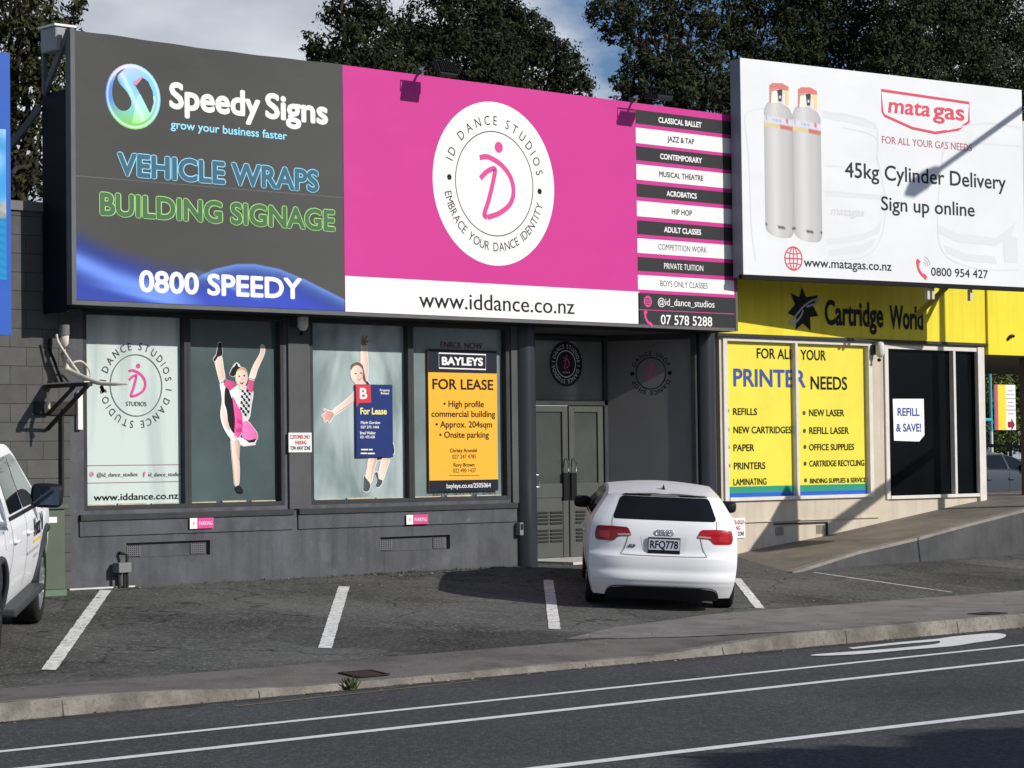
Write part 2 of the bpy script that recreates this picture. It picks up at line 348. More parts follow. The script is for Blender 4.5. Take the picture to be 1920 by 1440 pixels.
# paler slab of the path right of the crossing, lying as a sheet over it
b = MB()
def path_z(x, y): return float(np.interp(y, [KY0, -5.73, -4.9], [kerb_z(x)-.006, gz(-5.75)-.01, gz(-4.9)])) + .006
sx = list(np.arange(16.4, 24, .2)) + list(np.arange(24, 80, 4.))
for i in range(len(sx)-1):
    def edge(x):
        top = float(np.interp(x, [16.4, 17.6, 19.5, 22], [-5.55, -5.0, -4.62, -4.62])); bot = float(np.interp(x, [16.4, 17.4, 18.4, 19], [-5.6, -6.0, -6.55, KY0])); return top, bot
    t0, b0 = edge(sx[i]); t1, b1 = edge(sx[i+1])
    for k in range(4):
        y = lambda t, bb, kk: bb+(t-bb)*kk/4
        P = [(sx[i], y(t0, b0, k)), (sx[i+1], y(t1, b1, k)), (sx[i+1], y(t1, b1, k+1)), (sx[i], y(t0, b0, k+1))]
        b.quad(*[(x, yy, path_z(x, yy) if yy < -4.9 else gz(yy)+.006) for x, yy in P])
structure(b.build('footpath_slab', M_conc))
b = MB(); xs = [-80] + list(np.arange(6, 25, .25)) + [80]
for i in range(len(xs)-1):
    x, w = xs[i], xs[i+1]; z0, z1 = kerb_z(x), kerb_z(w); e = .03
    b.quad((x, KY0, z0), (x, KY1+e, z0), (w, KY1+e, z1), (w, KY0, z1))
    b.quad((x, KY1+e, z0), (x, KY1, z0-.025), (w, KY1, z1-.025), (w, KY1+e, z1))
    b.quad((x, KY1, z0-.025), (x, KY1-.02, ROADZ-.02), (w, KY1-.02, ROADZ-.02), (w, KY1, z1-.025))
    b.quad((x, KY0, z0), (w, KY0, z1), (w, KY0, z1-.2), (x, KY0, z0-.2))
structure(b.build('kerb', M_kerb))
b = MB()
for x in np.arange(6.3, 24, 1.83): b.quad((x, KY1-.0225, ROADZ), (x+.008, KY1-.0225, ROADZ), (x+.008, KY1-.002, kerb_z(x)-.02), (x, KY1-.002, kerb_z(x)-.02)); b.quad((x, KY1+.028, kerb_z(x)+.001), (x+.008, KY1+.028, kerb_z(x)+.001), (x+.008, KY0, kerb_z(x)+.001), (x, KY0, kerb_z(x)+.001))
structure(b.build('kerb_joint', mat('joint_dirt', (.085, .075, .065), .95)))
b = MB(); gx = np.arange(5, 40, .3); e0_ = [random.uniform(.05, .22) for _ in gx]
for i in range(len(gx)-1): b.quad((gx[i], KY1-.021-e0_[i], ROADZ+.002), (gx[i+1], KY1-.021-e0_[i+1], ROADZ+.002), (gx[i+1], KY1-.02, ROADZ+.002), (gx[i], KY1-.02, ROADZ+.002))
structure(b.build('gutter_dirt', mat('gutter_grit', (.075, .07, .062), .95, var=.4, vscale=3, speck=(14, (.04, .04, .038), .9))))
structure(MB().quad((-400, -60, ROADZ), (400, -60, ROADZ), (400, -6.7, ROADZ), (-400, -6.7, ROADZ)).build('road', M_road))
def road_strip(name, px0, px1, w, m, ext=(60, 60), z=.004):
    p, q = onR(*px0), onR(*px1); d = (q-p)/np.linalg.norm(q-p); n = np.array([-d[1], d[0], 0])*w/2; a = p-d*ext[0]; c = q+d*ext[1]; up = np.array([0, 0, z])
    return structure(MB().quad(a-n+up, c-n+up, c+n+up, a+n+up).build(name, m))
road_strip('edge_line', (0, 1410), (1920, 1210), .10, M_line)
road_strip('lane_line', (60, 1440), (1920, 1238), .12, M_line)
road_strip('lane_line', (1020, 1440), (1920, 1335), .13, M_line, ext=(0.4, 60))
road_strip('faded_kerb_line', (440, 1325), (900, 1276), .05, mat('faded_yellow_paint', (.21, .175, .10), .9, speck=(20, (.06, .06, .06), 1.0)), ext=(0, 0))
# stretched bicycle-lane arrow
A = [(1530, 1228), (1640, 1220), (1720, 1213), (1762, 1207), (1764, 1198), (1850, 1189), (1882, 1190), (1885, 1195), (1868, 1201), (1830, 1206), (1785, 1213), (1700, 1220), (1610, 1228), (1532, 1231)]
structure(MB().quad(*[onR(*p)+np.array([0, 0, .008]) for p in smooth_path(A, 3, True)]).build('road_arrow', M_line))
A = [(1590, 1216), (1680, 1206), (1763, 1198.5), (1762.5, 1203), (1690, 1209), (1600, 1218)]
structure(MB().quad(*[onR(*p)+np.array([0, 0, .0075]) for p in A]).build('road_arrow', M_line))
# gravel grit and paint flecks nobody could count
def bay_line(p0, p1, w, wob=.004):
    a, c = onG(*p0), onG(*p1); n = 60; d = (c-a); d[2] = 0; d /= np.linalg.norm(d); s = np.array([-d[1], d[0], 0]); b = MB(); prev = None
    for i in range(n+1):
        p = a+(c-a)*i/n; e = [p+s*(w/2+random.uniform(-wob, wob)), p-s*(w/2+random.uniform(-wob, wob))]
        e = [np.array([q[0], q[1], gz(q[1])+.005]) for q in e]
        if prev: b.quad(prev[0], prev[1], e[1], e[0])
        prev = e
    return structure(b.build('parking_line', M_wornline))
bay_line((198, 1107), (91, 1257), .125); bay_line((645, 1100), (609, 1216), .125); bay_line((1028, 1088), (1040, 1180), .12)
bay_line((1381, 1085), (1425, 1141), .11, .006); bay_line((1527, 1074), (1785, 1111), .05, .004)

# ramp up to the yellow shop, and the wall that carries its outer edge
M_ramp = mat('ramp_concrete', (.20, .175, .15), .9, var=.3, vscale=1.3, bump=.25, bscale=60, speck=(40, (.1, .09, .08), .5))
M_ret = mat('grey_rendered_wall', (.072, .074, .077), .85, var=.3, vscale=1.8, bump=.2, bscale=40, streak=.12)
def ramp_z(x): return float(np.interp(x, [23.9, 25.5, 26.9, 28.25, 30.0, 31, 45], [-.15, .055, .19, .355, .56, .66, .9]))
EY = -1.42
def edge_y(x): return float(np.interp(x, [23.9, 25.5, 28, 30], [-1.85, -1.62, -1.42, -1.32]))
b = MB(); rx = [23.2, 23.9, 24.7, 25.5, 26.2, 26.9, 27.6, 28.25, 29.1, 30, 31, 34, 45]
rz = lambda x: ramp_z(x) if x >= 23.9 else -.25
for i in range(len(rx)-1):
    x, w = rx[i], rx[i+1]
    b.quad((x, edge_y(x)-.0, rz(x)), (w, edge_y(w), rz(w)), (w, .02, rz(w)+.02), (x, .02, rz(x)+.02))
    if x >= 30: b.quad((x, .02, rz(x)+.02), (w, .02, rz(w)+.02), (w, 1.6, rz(w)+.02), (x, 1.6, rz(x)+.02))
structure(b.build('ramp', M_ramp))
rw = thing('retaining_wall', (27, -1.6, -.1), 'low grey rendered wall carrying the outer edge of the sloping ramp', 'retaining wall')
b = MB(); k = MB()
for i in range(1, len(rx)-1):
    x, w = rx[i], rx[i+1]; y0, y1 = edge_y(x), edge_y(w)
    b.quad((x, y0-.16, -.4), (w, y1-.16, -.4), (w, y1-.10, rz(w)-.01), (x, y0-.10, rz(x)-.01))
    k.quad((x, y0-.11, rz(x)+.012), (w, y1-.11, rz(w)+.012), (w, y1+.03, rz(w)+.012), (x, y0+.03, rz(x)+.012))
    k.quad((x, y0-.11, rz(x)-.03), (w, y1-.11, rz(w)-.03), (w, y1-.11, rz(w)+.012), (x, y0-.11, rz(x)+.012))
b.build('wall_face', M_ret, rw); k.build('coping', mat('pale_coping', (.24, .22, .2), .9, var=.25, vscale=4), rw)

# ================================================================== THE DARK SHOP
M_dark = mat('charcoal_render', (.092, .095, .108), .8, var=.22, vscale=1.5, bump=.15, bscale=35, streak=.25, speck=(9, (.15, .155, .165), .25))
add_stains(M_dark, 2.3, .57, .72, .55, (.14, .145, .158)); add_stains(M_dark, 1.1, .60, .75, .6, (.055, .056, .062)); add_stains(M_dark, 9, .68, .74, .7, (.17, .17, .18))
M_pier = mat('charcoal_pier_paint', (.088, .09, .094), .75, var=.15, vscale=2, bump=.1, bscale=30)
M_frame = mat('dark_window_frame', (.045, .047, .05), .5, var=.15, vscale=4)
M_black = mat('matt_black', (.012, .012, .014), .7)
M_navyblack = mat('black_navy_sheet', (.010, .011, .02), .6, var=.2, vscale=3)
M_cream = mat('cream_timber', (.50, .43, .31), .7, var=.2, vscale=9)
def block_mat():
    m = mat('painted_block', (.085, .087, .083), .85, var=.12, vscale=3); nt = m.node_tree; N = nt.nodes; L = nt.links; bs = N['Principled BSDF']
    tc = N.new('ShaderNodeTexCoord'); mp = N.new('ShaderNodeMapping'); mp.inputs['Rotation'].default_value = (R(-90), 0, 0); mp.inputs['Location'].default_value = (.18, 0, 0); L.new(tc.outputs['Object'], mp.inputs[0])
    br = N.new('ShaderNodeTexBrick'); br.inputs['Scale'].default_value = 1; br.inputs['Brick Width'].default_value = .4; br.inputs['Row Height'].default_value = .2; br.inputs['Mortar Size'].default_value = .004; br.inputs['Mortar Smooth'].default_value = .25
    br.inputs['Color1'].default_value = (.082, .084, .080, 1); br.inputs['Color2'].default_value = (.094, .096, .091, 1); br.inputs['Mortar'].default_value = (.035, .036, .036, 1)
    L.new(mp.outputs[0], br.inputs[0]); n = N.new('ShaderNodeTexNoise'); n.inputs['Scale'].default_value = 6; n.inputs['Detail'].default_value = 6; L.new(tc.outputs['Object'], n.inputs[0])
    x = N.new('ShaderNodeMix'); x.data_type = 'RGBA'; x.blend_type = 'OVERLAY'; x.inputs[0].default_value = .35; L.new(br.outputs[0], x.inputs[6]); L.new(n.outputs['Color'], x.inputs[7])
    hs = N.new('ShaderNodeHueSaturation'); hs.inputs['Saturation'].default_value = .25; L.new(x.outputs[2], hs.inputs['Color']); L.new(hs.outputs[0], bs.inputs['Base Color'])
    bp = N.new('ShaderNodeBump'); bp.inputs['Strength'].default_value = .6; bp.inputs['Distance'].default_value = .01; bp.invert = True; L.new(br.outputs['Fac'], bp.inputs['Height']); L.new(bp.outputs[0], bs.inputs['Normal'])
    return m
M_block = block_mat()
xA, xB = 14.36, 24.62                              # the dark shop along the street
G1 = (14.53, 17.25); G2 = (17.64, 20.80); ZS, ZH = .845, 3.03
AL0, AL1 = 21.0, 24.3                             # entrance recess
shop = thing('shop_building', (19, 0, 0), 'single storey charcoal painted shop with four big display windows and a recessed double door', 'shop')
V1 = (X0(237, 1030), X0(394, 1030), Z0(300, 1044), Z0(300, 1016), .05)
V2 = (X0(713, 1015), X0(844, 1015), Z0(780, 1032), Z0(780, 1005), .05)
holed_wall(xA, AL0, 0-.06, 4.2, 0, .16, [(G1[0], G1[1], ZS, ZH), (G2[0], G2[1], ZS, ZH), V1, V2]).build('wall', M_dark, shop)
holed_wall(AL0, xB, 3.04, 4.2, 0, .2, []).build('header', M_pier, shop)
MB().box(9, xA, 0, .2, -.06, 4.06).build('block_wall', M_block, shop)
MB().box(9, xA, -.03, .22, 4.06, 4.16).build('wall_capping', mat('grey_capping', (.16, .16, .16), .6, var=.1), shop)
MB().box(9, xB, .3, 13, 3.9, 4.15).build('roof', mat('iron_roof', (.10, .105, .11), .6, var=.2, vscale=2), shop)
MB().box(AL0-.02, AL1+.2, .01, 2.2, 3.03, 3.06).build('ceiling', M_pier, shop)
# sill bands under the two window pairs, sill ledges, piers proud of the wall
for (a, c) in ((xA+.1, X0(547)), (X0(557), X0(967))):
    box('sill_panel', M_dark, shop, a, c, -.02, 0.0, .565, .735)
    box('sill', M_frame, shop, a, c, -.042, .10, .735, .80)
box('pier', M_pier, shop, G1[1]+.05, G2[0]-.04, -.03, .0, .80, 3.06)
box('pier', M_pier, shop, 20.82, 21.0, -.03, .0, .80, 3.06)
for (a, c, d, e, q) in (V1, V2):                   # sunk vent panels with a grille at each end
    box('vent_panel', M_dark, shop, a-.01, c+.01, .049, .06, d, e)
    for (p, r_) in ((a+.03, a+.22), (c-.24, c-.05)):
        gb = MB()
        for i in range(7): gb.box(p+(r_-p)*i/7, p+(r_-p)*(i+.5)/7, .036, .049, d+.02, e-.03)
        for i in range(5): gb.box(p, r_, .034, .044, d+.02+(e-d-.05)*i/5, d+.02+(e-d-.05)*(i+.4)/5)
        gb.build('vent_grille', mat('vent_grey', (.14, .14, .15), .6), shop)
# display windows: outer frame, film-backed pane, timber strip behind the foot of the glass
def film(name, col, rough=.12, var=.12, sc=.9): return mat(name, col, rough, var=var, vscale=sc, spec=.25)
def window(x0, x1, pane, name='window'):
    f = MB(); t = .045
    f.box(x0, x0+t, .0, .12, ZS, ZH); f.box(x1-t, x1, .0, .12, ZS, ZH); f.box(x0+t, x1-t, .0, .12, ZS, ZS+.05); f.box(x0+t, x1-t, .0, .12, ZH-.05, ZH)
    w = f.build(name, M_frame, shop, bevel=.004)
    MB().quad((x0+t, .085, ZS+.05), (x1-t, .085, ZS+.05), (x1-t, .085, ZH-.05), (x0+t, .085, ZH-.05)).build('pane', pane, w)
    s = MB(); n = 3
    for i in range(n): s.box(x0+t+(x1-x0-2*t)*(i+.12*random.random())/n, x0+t+(x1-x0-2*t)*(i+.9)/n, .062, .08, ZS+.052, ZS+.064+.006*(i % 2))
    s.build('timber_strip', M_cream, w); return w
GX = [G1[0], (X0(347)+X0(360))/2, G1[1], G2[0], (X0(768)+X0(778))/2, G2[1]]
def curtain_mat(name, light, dark, lo=.4, hi=.62, sc=(1.6, 1, .25)):   # gathered pale blind behind the glass, fold shade and shadow blotches put into colour
    m = mat(name, light, .1, spec=.25); nt = m.node_tree; N = nt.nodes; L = nt.links; bs = N['Principled BSDF']
    tc = N.new('ShaderNodeTexCoord'); mp = N.new('ShaderNodeMapping'); mp.inputs['Scale'].default_value = sc; L.new(tc.outputs['Object'], mp.inputs[0])
    n = N.new('ShaderNodeTexNoise'); n.inputs['Scale'].default_value = 1.5; n.inputs['Detail'].default_value = 3; n.inputs['Distortion'].default_value = .5; L.new(mp.outputs[0], n.inputs[0])
    r = N.new('ShaderNodeValToRGB'); e = r.color_ramp.elements; e[0].position = lo; e[0].color = (*dark, 1); e[1].position = hi; e[1].color = (*light, 1); L.new(n.outputs[0], r.inputs[0]); L.new(r.outputs[0], bs.inputs['Base Color'])
    return m
F1 = curtain_mat('white_blind_glass', (.54, .62, .60), (.33, .40, .40), .34, .56)
F2 = film('slate_film_glass', (.068, .098, .10), .1, .25)
F3 = curtain_mat('pale_teal_glass', (.42, .50, .50), (.19, .25, .25), .38, .60, (1.2, 1, .5))
F4 = film('mid_teal_glass', (.17, .215, .215), .1, .25)
window(GX[0], GX[1], F1); window(GX[1], GX[2], F2); window(GX[3], GX[4], F3); window(GX[4], GX[5], F4)
# entrance recess: side wall, door with light above, splayed dark display panel
DY = 1.08; D1 = X0(1138, 800, DY); D0 = 2*X0(1066, 900, DY)-D1-.05
M_door = mat('grey_green_door_paint', (.082, .087, .080), .55, var=.08, vscale=3)
M_dglass = mat('grey_door_glass', (.058, .063, .058), .12, var=.35, vscale=.8)
MB().box(21.0, 21.06, .002, DY, 0, 3.03).build('recess_wall', M_pier, shop)
MB().box(21.06, D0-.005, DY, DY+.08, 0, 3.03).build('recess_wall', M_pier, shop)
dz = 2.07
fr = MB(); fr.box(D0, D1, DY-.03, DY+.07, dz, dz+.07); fr.box(D0, D0+.06, DY-.03, DY+.07, 0, 3.0); fr.box(D1-.07, D1, DY-.03, DY+.07, 0, 3.0); fr.box(D0+.06, D1-.07, DY-.03, DY+.07, 2.94, 3.0)
fr.build('door_frame', M_frame, shop, bevel=.004)
tr = box('transom_pane', mat('grey_transom_glass', (.15, .155, .15), .1, var=.2, vscale=1), shop, D0+.06, D1-.07, DY+.01, DY+.03, dz+.07, 2.94)
PD = wallplane(DY+.005)
xm = PD.uv(1066, 900)[0]
for (a, c) in ((D0+.07, xm-.012), (xm+.012, D1-.08)):
    d = MB(); s = .10; zr = 1.02; zt = dz-.09
    d.box(a, a+s, DY-.005, DY+.04, .03, dz-.01); d.box(c-s, c, DY-.005, DY+.04, .03, dz-.01)
    d.box(a+s, c-s, DY-.005, DY+.04, zt, dz-.01); d.box(a+s, c-s, DY-.005, DY+.04, .83, zr); d.box(a+s, c-s, DY+.006, DY+.04, .03, .83)
    door = d.build('door', M_door, shop, bevel=.005)
    MB().quad((a+s, DY+.02, zr), (c-s, DY+.02, zr), (c-s, DY+.02, zt), (a+s, DY+.02, zt)).build('pane', M_dglass, door)
    lv = MB()
    for gx in ((a+.11, (a+c)/2-.02), ((a+c)/2+.02, c-.11)):
        for gz_ in (.24, .48):
            for i in range(4): lv.box(gx[0], gx[1], DY-.012, DY+.002, gz_+i*.048, gz_+i*.048+.022)
    lv.build('louvre', mat('louvre_black', (.03, .03, .03), .6), door)
    hx = c-.06 if c < xm else a+.06
    MB().box(hx-.05, hx+.05, DY-.03, DY-.006, .80, 1.16).build('lock_plate', M_black, door)
    MB().tube([(hx, DY-.07, 1.18), (hx, DY-.075, 1.3), (hx, DY-.03, 1.36)], .012).build('handle', mat('steel', (.55, .55, .55), .3, metal=1), door)
MB().tube([(D0+.12, DY-.06, .98), (D0+.18, DY-.075, .98), (D0+.18, DY-.075, 1.14), (D0+.12, DY-.06, 1.14)], .012).build('pull_handle', mat('steel', (0, 0, 0)), shop)
MB().box(D0-.3, D1+.1, -.12, DY+.3, -.05, .025).build('door_step', mat('pale_step', (.55, .53, .48), .8, var=.2, vscale=5), shop)
# splayed panel
q0 = np.array([D1+.02, DY, 0]); q1 = np.array([24.17, .01, 0]); PS = Plane(q0, q1-q0); LS = np.linalg.norm(q1-q0)
def on_plane_quad(pl, u0, u1, v0, v1, off): return [pl.P(u0, v0, off), pl.P(u1, v0, off), pl.P(u1, v1, off), pl.P(u0, v1, off)]
MB().quad(*on_plane_quad(PS, 0, LS, 0, 3.03, 0)).build('splayed_panel', mat('dark_display_film', (.175, .175, .178), .45, var=.1, vscale=1.2), shop)
f = MB(); n3 = PS.n
for u0, u1, v0, v1 in ((-.05, 0.0, 0, 3.03), (LS, LS+.06, 0, 3.03), (0, LS, 2.95, 3.03), (0, LS, 0, .06)):
    P = [PS.P(u, v, o) for o in (-.05, .03) for u in (u0, u1) for v in (v0, v1)]; f.add(P, [(0, 1, 3, 2), (4, 6, 7, 5), (0, 4, 5, 1), (2, 3, 7, 6), (0, 2, 6, 4), (1, 5, 7, 3)])
f.build('panel_frame', M_frame, shop)
MB().box(24.24, 24.6, .02, .3, 0, 3.03).build('recess_wall', M_pier, shop)
M_col = mat('blue_black_column_paint', (.022, .024, .032), .33, var=.1, vscale=3)
cx1 = onY(988, 900, -.02)[0]; cx2 = onY(1327, 850, -.02)[0]
for cx in (cx1, cx2):
    MB().lathe([(.0, 3.05), (.165, 3.05), (.165, -.06), (.0, -.06)], (cx, .04, 0), n=40).build('column', M_col, shop, smooth=False).data.polygons.foreach_set('use_smooth', [False]*160)
# soffit strip and corrugated roof edge seen left of the billboards
MB().box(9.5, 13.75, 2.2, 2.25, 4.1, 4.6).build('corrugated_cladding', mat('grey_iron_cladding', (.085, .086, .09), .5, var=.1), shop)
cb = MB(); 
for i in range(26): cb.box(9.5+i*.165, 9.53+i*.165, 2.16, 2.2, 4.1, 4.58)
cb.build('cladding_rib', M_frame, shop)
MB().box(9.4, 13.8, 2.1, 2.3, 4.58, 4.8).build('roof_flashing', mat('grey_capping', (0, 0, 0)), shop)

# ================================================================== THE YELLOW AND BEIGE SHOP
M_beige = mat('cream_render', (.52, .46, .375), .8, var=.1, vscale=1.5, bump=.12, bscale=40, streak=.15)
M_yellow = mat('yellow_fascia_paint', (.74, .63, .05), .5, var=.06, vscale=1.2, streak=.12)
M_alu = mat('pale_aluminium', (.62, .60, .56), .45, var=.08, vscale=5)
M_shopblack = mat('black_shop_glass', (.004, .005, .006), .08, spec=.05, var=.4, vscale=.8)
sh2 = thing('shop_building', (27.5, 0, 0), 'cream shop with yellow fascia, yellow window lettering and black glazed front up the ramp', 'shop')
W0, W1, W2, W3 = 24.72, 28.02, 28.26, 30.62
ZB = .74
b = holed_wall(W0, 30.66, -.1, 3.06, 0, .12, [(24.80, 27.95, ZB, 3.0), (28.30, 30.60, .70, 2.97)])
b.quad((W0, 0, -.1), (W0, 0, 3.06), (W0, 3, 3.06), (W0, 3, -.1)); b.quad((30.66, 0, -.1), (30.66, 4, -.1), (30.66, 4, 3.06), (30.66, 0, 3.06))
b.build('wall', M_beige, sh2)
MB().box(W0-.1, 30.66, .3, 13, 3.9, 4.1).build('roof', mat('iron_roof', (0, 0, 0)), sh2)
box('ledge', M_beige, sh2, W0-.02, 28.1, -.03, .0, .44, .455, bevel=0)
P_y = wallplane(-.012)
xm2 = X0(1493, 800)
def shop_window(x0, x1, z0, z1, mull, pane, lab):
    f = MB(); t = .055
    f.box(x0-.03, x0+t, -.03, .08, z0, z1); f.box(x1-t, x1+.03, -.03, .08, z0, z1); f.box(x0+t, x1-t, -.03, .08, z1-.06, z1); f.box(x0+t, x1-t, -.045, .08, z0, z0+.05)
    f.box(mull-.028, mull+.028, -.03, .08, z0+.05, z1-.06)
    w = f.build('window', M_alu, sh2, bevel=.005)
    for a, c in ((x0+t, mull-.028), (mull+.028, x1-t)): MB().quad((a, .05, z0+.05), (c, .05, z0+.05), (c, .05, z1-.06), (a, .05, z1-.06)).build('pane', pane, w)
    return w
M_vinyl = mat('yellow_window_vinyl', (.74, .655, .075), .3, var=.05, vscale=2)
shop_window(24.80, 27.95, ZB, 3.0, xm2, M_vinyl, '')
shop_window(28.30, 30.60, .70, 2.97, X0(1789, 800), M_shopblack, '')
MB().box(30.5, 30.66, -.05, -.0, .62, 2.98).build('corner_post', M_alu, sh2)
fas = MB(); fas.box(W0-.10, 30.70, -.06, .25, 3.03, 4.6); fas.build('fascia', M_yellow, sh2)
MB().box(W0-.12, 30.72, -.085, -.055, 3.0, 3.04).build('fascia_trim', mat('dark_window_frame', (0, 0, 0)), sh2)
MB().box(30.70, 40, -.10, 4.9, 2.87, 3.98).build('canopy', M_yellow, sh2)
MB().box(30.72, 40, -.07, 4.88, 2.855, 2.868).build('soffit', mat('brown_soffit', (.20, .17, .14), .8, var=.1), sh2)
MB().box(32.02, 32.3, -.0, .28, .6, 2.855).build('post', mat('brown_post', (.11, .095, .08), .7, var=.1), sh2)
xq, zq = X0(1882, 640), Z0(1882, 635); MB().tube([(xq-.05, -.11, zq-.02), (xq+.02, -.13, zq+.04), (xq+.09, -.12, zq+.035)], .025).build('bracket', M_black, sh2)

# ================================================================== BILLBOARDS
def ck(o, s): return lambda x, y: (o[0]+x/s, o[1]+y/s)     # reading co-ordinates taken from an enlarged detail
def vinyl(name, col, wr=.08, **k):
    m = mat(name, col, .42, var=.04, vscale=.8, **k)
    if not m.get('wr'): add_wrinkle(m, wr); m['wr'] = 1
    return m
INK_W = mat('white_print', (.76, .76, .76), .5); INK_K = mat('dark_grey_print', (.016, .017, .019), .55); INK_P = mat('pink_print', (.62, .075, .27), .5)
INK_LB = mat('light_blue_print', (.28, .66, .86), .5); INK_RED = mat('rose_red_print', (.62, .085, .13), .5)
BY = -.60; xL, xM, xR = 14.04, 17.69, 24.42; zb, zt = 3.062, 5.94
PB = wallplane(BY)
M_bframe = mat('board_edge_grey', (.12, .125, .13), .5, var=.1)
# --- dark grey board with printed blue waves
bd1 = thing('billboard', ((xL+xM)/2, BY, zb), 'dark grey billboard with glassy round S emblem, outlined lettering and blue waves', 'billboard')
def wave_col(u, v):
    base = np.array([.066, .067, .066])*(1.12-.10*math.sin(u*1.1+.4)-.03*v)
    A = np.interp(u, [0, .5, 1.0, 1.6, 2.1, 3.7], [.80, .62, .50, .40, .30, .05]); B = np.interp(u, [1.25, 1.5, 1.8, 2.1, 2.35, 2.7, 3.1, 3.65], [.12, .30, .43, .50, .515, .475, .36, .16])
    blue = np.array([.035, .065, .36]); lite = np.array([.16, .30, .72]); deep = np.array([.02, .03, .20]); c = base
    def sm(x): x = min(1, max(0, x)); return x*x*(3-2*x)
    if v < A+.05:
        d = A-v; w = sm((d+.05)/.30)*.95; q = blue*(1-sm((v-.0)/.7)*.35) + lite*.75*math.exp(-((d-.36)/.10)**2); c = base*(1-w)+q*w
    if u > 1.2 and v < B:
        d = B-v; g_ = math.exp(-d/.07); w = sm(d/.02)*min(1, (u-1.2)/.5); q = deep*(1-g_)+lite*g_+blue*.7*sm((d-.05)/.3); c = c*(1-w)+q*w
    s = math.exp(-((v-(.18-.16*(u-.3)))/.035)**2)*max(0, 1-abs(u-.9)/.9); c = c+lite*.35*s
    s = math.exp(-((v-(.34-.30*(u-1.7)))/.03)**2)*max(0, 1-abs(u-2.0)/.5); c = c+lite*.6*s
    return c
us = np.linspace(xL+.02, xM-.005, 210); vsz = np.concatenate([np.linspace(zb+.02, zb+.9, 130), np.linspace(zb+.95, zt, 20)])
V, Fc, Cc = [], [], []
for i, z in enumerate(vsz):
    for j, x in enumerate(us):
        tt = (x-xL)/(xM-xL); sag = max(0, (z-5.5)/.44)*(.016*math.sin(math.pi*min(1, max(0, (tt-.12)/.8)))+.0025*math.sin(tt*31))
        V.append((x, BY-.010*max(0, (z-5.6)/.34)*abs(math.sin(tt*9+z*2)), z-sag)); Cc.append((*wave_col(x-xL, z-zb), 1))
for i in range(len(vsz)-1):
    for j in range(len(us)-1):
        a = i*len(us)+j; Fc.append((a, a+1, a+1+len(us), a+len(us)))
m_wave = attr_mat('printed_grey_banner', .42, .10)
link_mesh('banner', V, Fc, m_wave, bd1, colors=Cc)
def board_frame(parent, x0, x1, ends=(1, 1)):
    f = MB(); t = .05
    f.box(x0, x1, BY+.006, BY+.09, zb-.03, zb+.018); f.box(x0, x1, BY+.006, BY+.09, zt-.085, zt-.045)
    if ends[0]: f.box(x0-.035, x0+.02, BY-.01, BY+.09, zb-.03, zt+.02)
    if ends[1]: f.box(x1-.02, x1+.02, BY-.004, BY+.09, zb-.03, zt-.02)
    for x in np.arange(x0+.6, x1-.2, 1.4): f.box(x, x+.05, BY+.01, BY+.08, zb+.018, zt-.02)
    return f.build('frame', M_bframe, parent)
board_frame(bd1, xL, xM, (1, 0))
MB().box(xL+.03, xM-.01, BY+.09, BY+.1, zb, zt-.02).build('backing', M_navyblack, bd1)
MB().box(xL-.02, xL+.01, BY+.12, -.02, zb-.1, zt-.62).build('side_sheet', M_navyblack, bd1)
MB().box(xL, xM, BY+.1, -.004, zb-.035, zb-.02).build('underside', M_black, bd1)
br = MB(); br.obox((xL-.02, BY+.05, zt-.02), (xL-.03, -.08, zt-.62), .04, .07); br.obox((xL-.03, .0, zt-.75), (xL-.25, .55, zt-1.35), .04, .07); br.box(xL-.06, xL-.02, -.12, -.08, zt-.62, zt-.05)
br.build('brace', M_bframe, bd1)
bx = MB(); bx.box(xL-.10, xL+.13, -.42, -.12, zt-.20, zt+.06); bx.build('light_box', mat('pale_grey_paint', (.30, .31, .33), .5, var=.1), bd1, bevel=.02)
MB().box(xL-.12, xL+.15, -.44, -.10, zt+.062, zt+.085).build('lit_box_top', mat('white_cap', (.78, .77, .74), .5), bd1)  # lit top of the grey box put in as a white slab
MB().box(xL+.005, xL+.035, BY+.09, BY+.13, zb-.02, zt-.1).build('end_post', mat('grey_capping', (0, 0, 0)), bd1)
su, sv = PB.uv(138, 329); su2, sv2 = PB.uv(645, 371)
Flat(PB, .0025).stroke_uv([(su+.02, (sv+sv2)/2), (su2-.01, (sv+sv2)/2)], .008).build('banner_seam', mat('seam_grey', (.14, .14, .14), .5), bd1)
k = ck((150, 80), 3.918)
put_text(bd1, PB, 'Speedy', k(655, 484), k(1325, 553), 49.5, INK_W, .035)
put_text(bd1, PB, 'Signs', k(1360, 560), k(1822, 601), 48, INK_W, .035)
put_text(bd1, PB, 'grow your business faster', k(665, 632), k(1520, 712), 15.5, INK_LB, .018)
k = ck((0, 0), 2.4)
for s, p, q, cap, m1, m2 in (('VEHICLE WRAPS', k(525, 793), k(1437, 868), 45, INK_LB, mat('slate_blue_print', (.055, .13, .19), .5)), ('BUILDING SIGNAGE', k(447, 970), k(1510, 1045), 44, mat('lime_print', (.34, .66, .20), .5), mat('moss_print', (.075, .15, .075), .5))):
    put_text(bd1, PB, s, p, q, cap, m1, .064, .004); d = .028*cap
    put_text(bd1, PB, s, (p[0]+d, p[1]-d*.9), (q[0]-d, q[1]-d*.9), cap-2*d, m2, .034, .0068)
put_text(bd1, PB, '0800 SPEEDY', k(625, 1313), k(1358, 1349), 40.5, INK_W, .032)
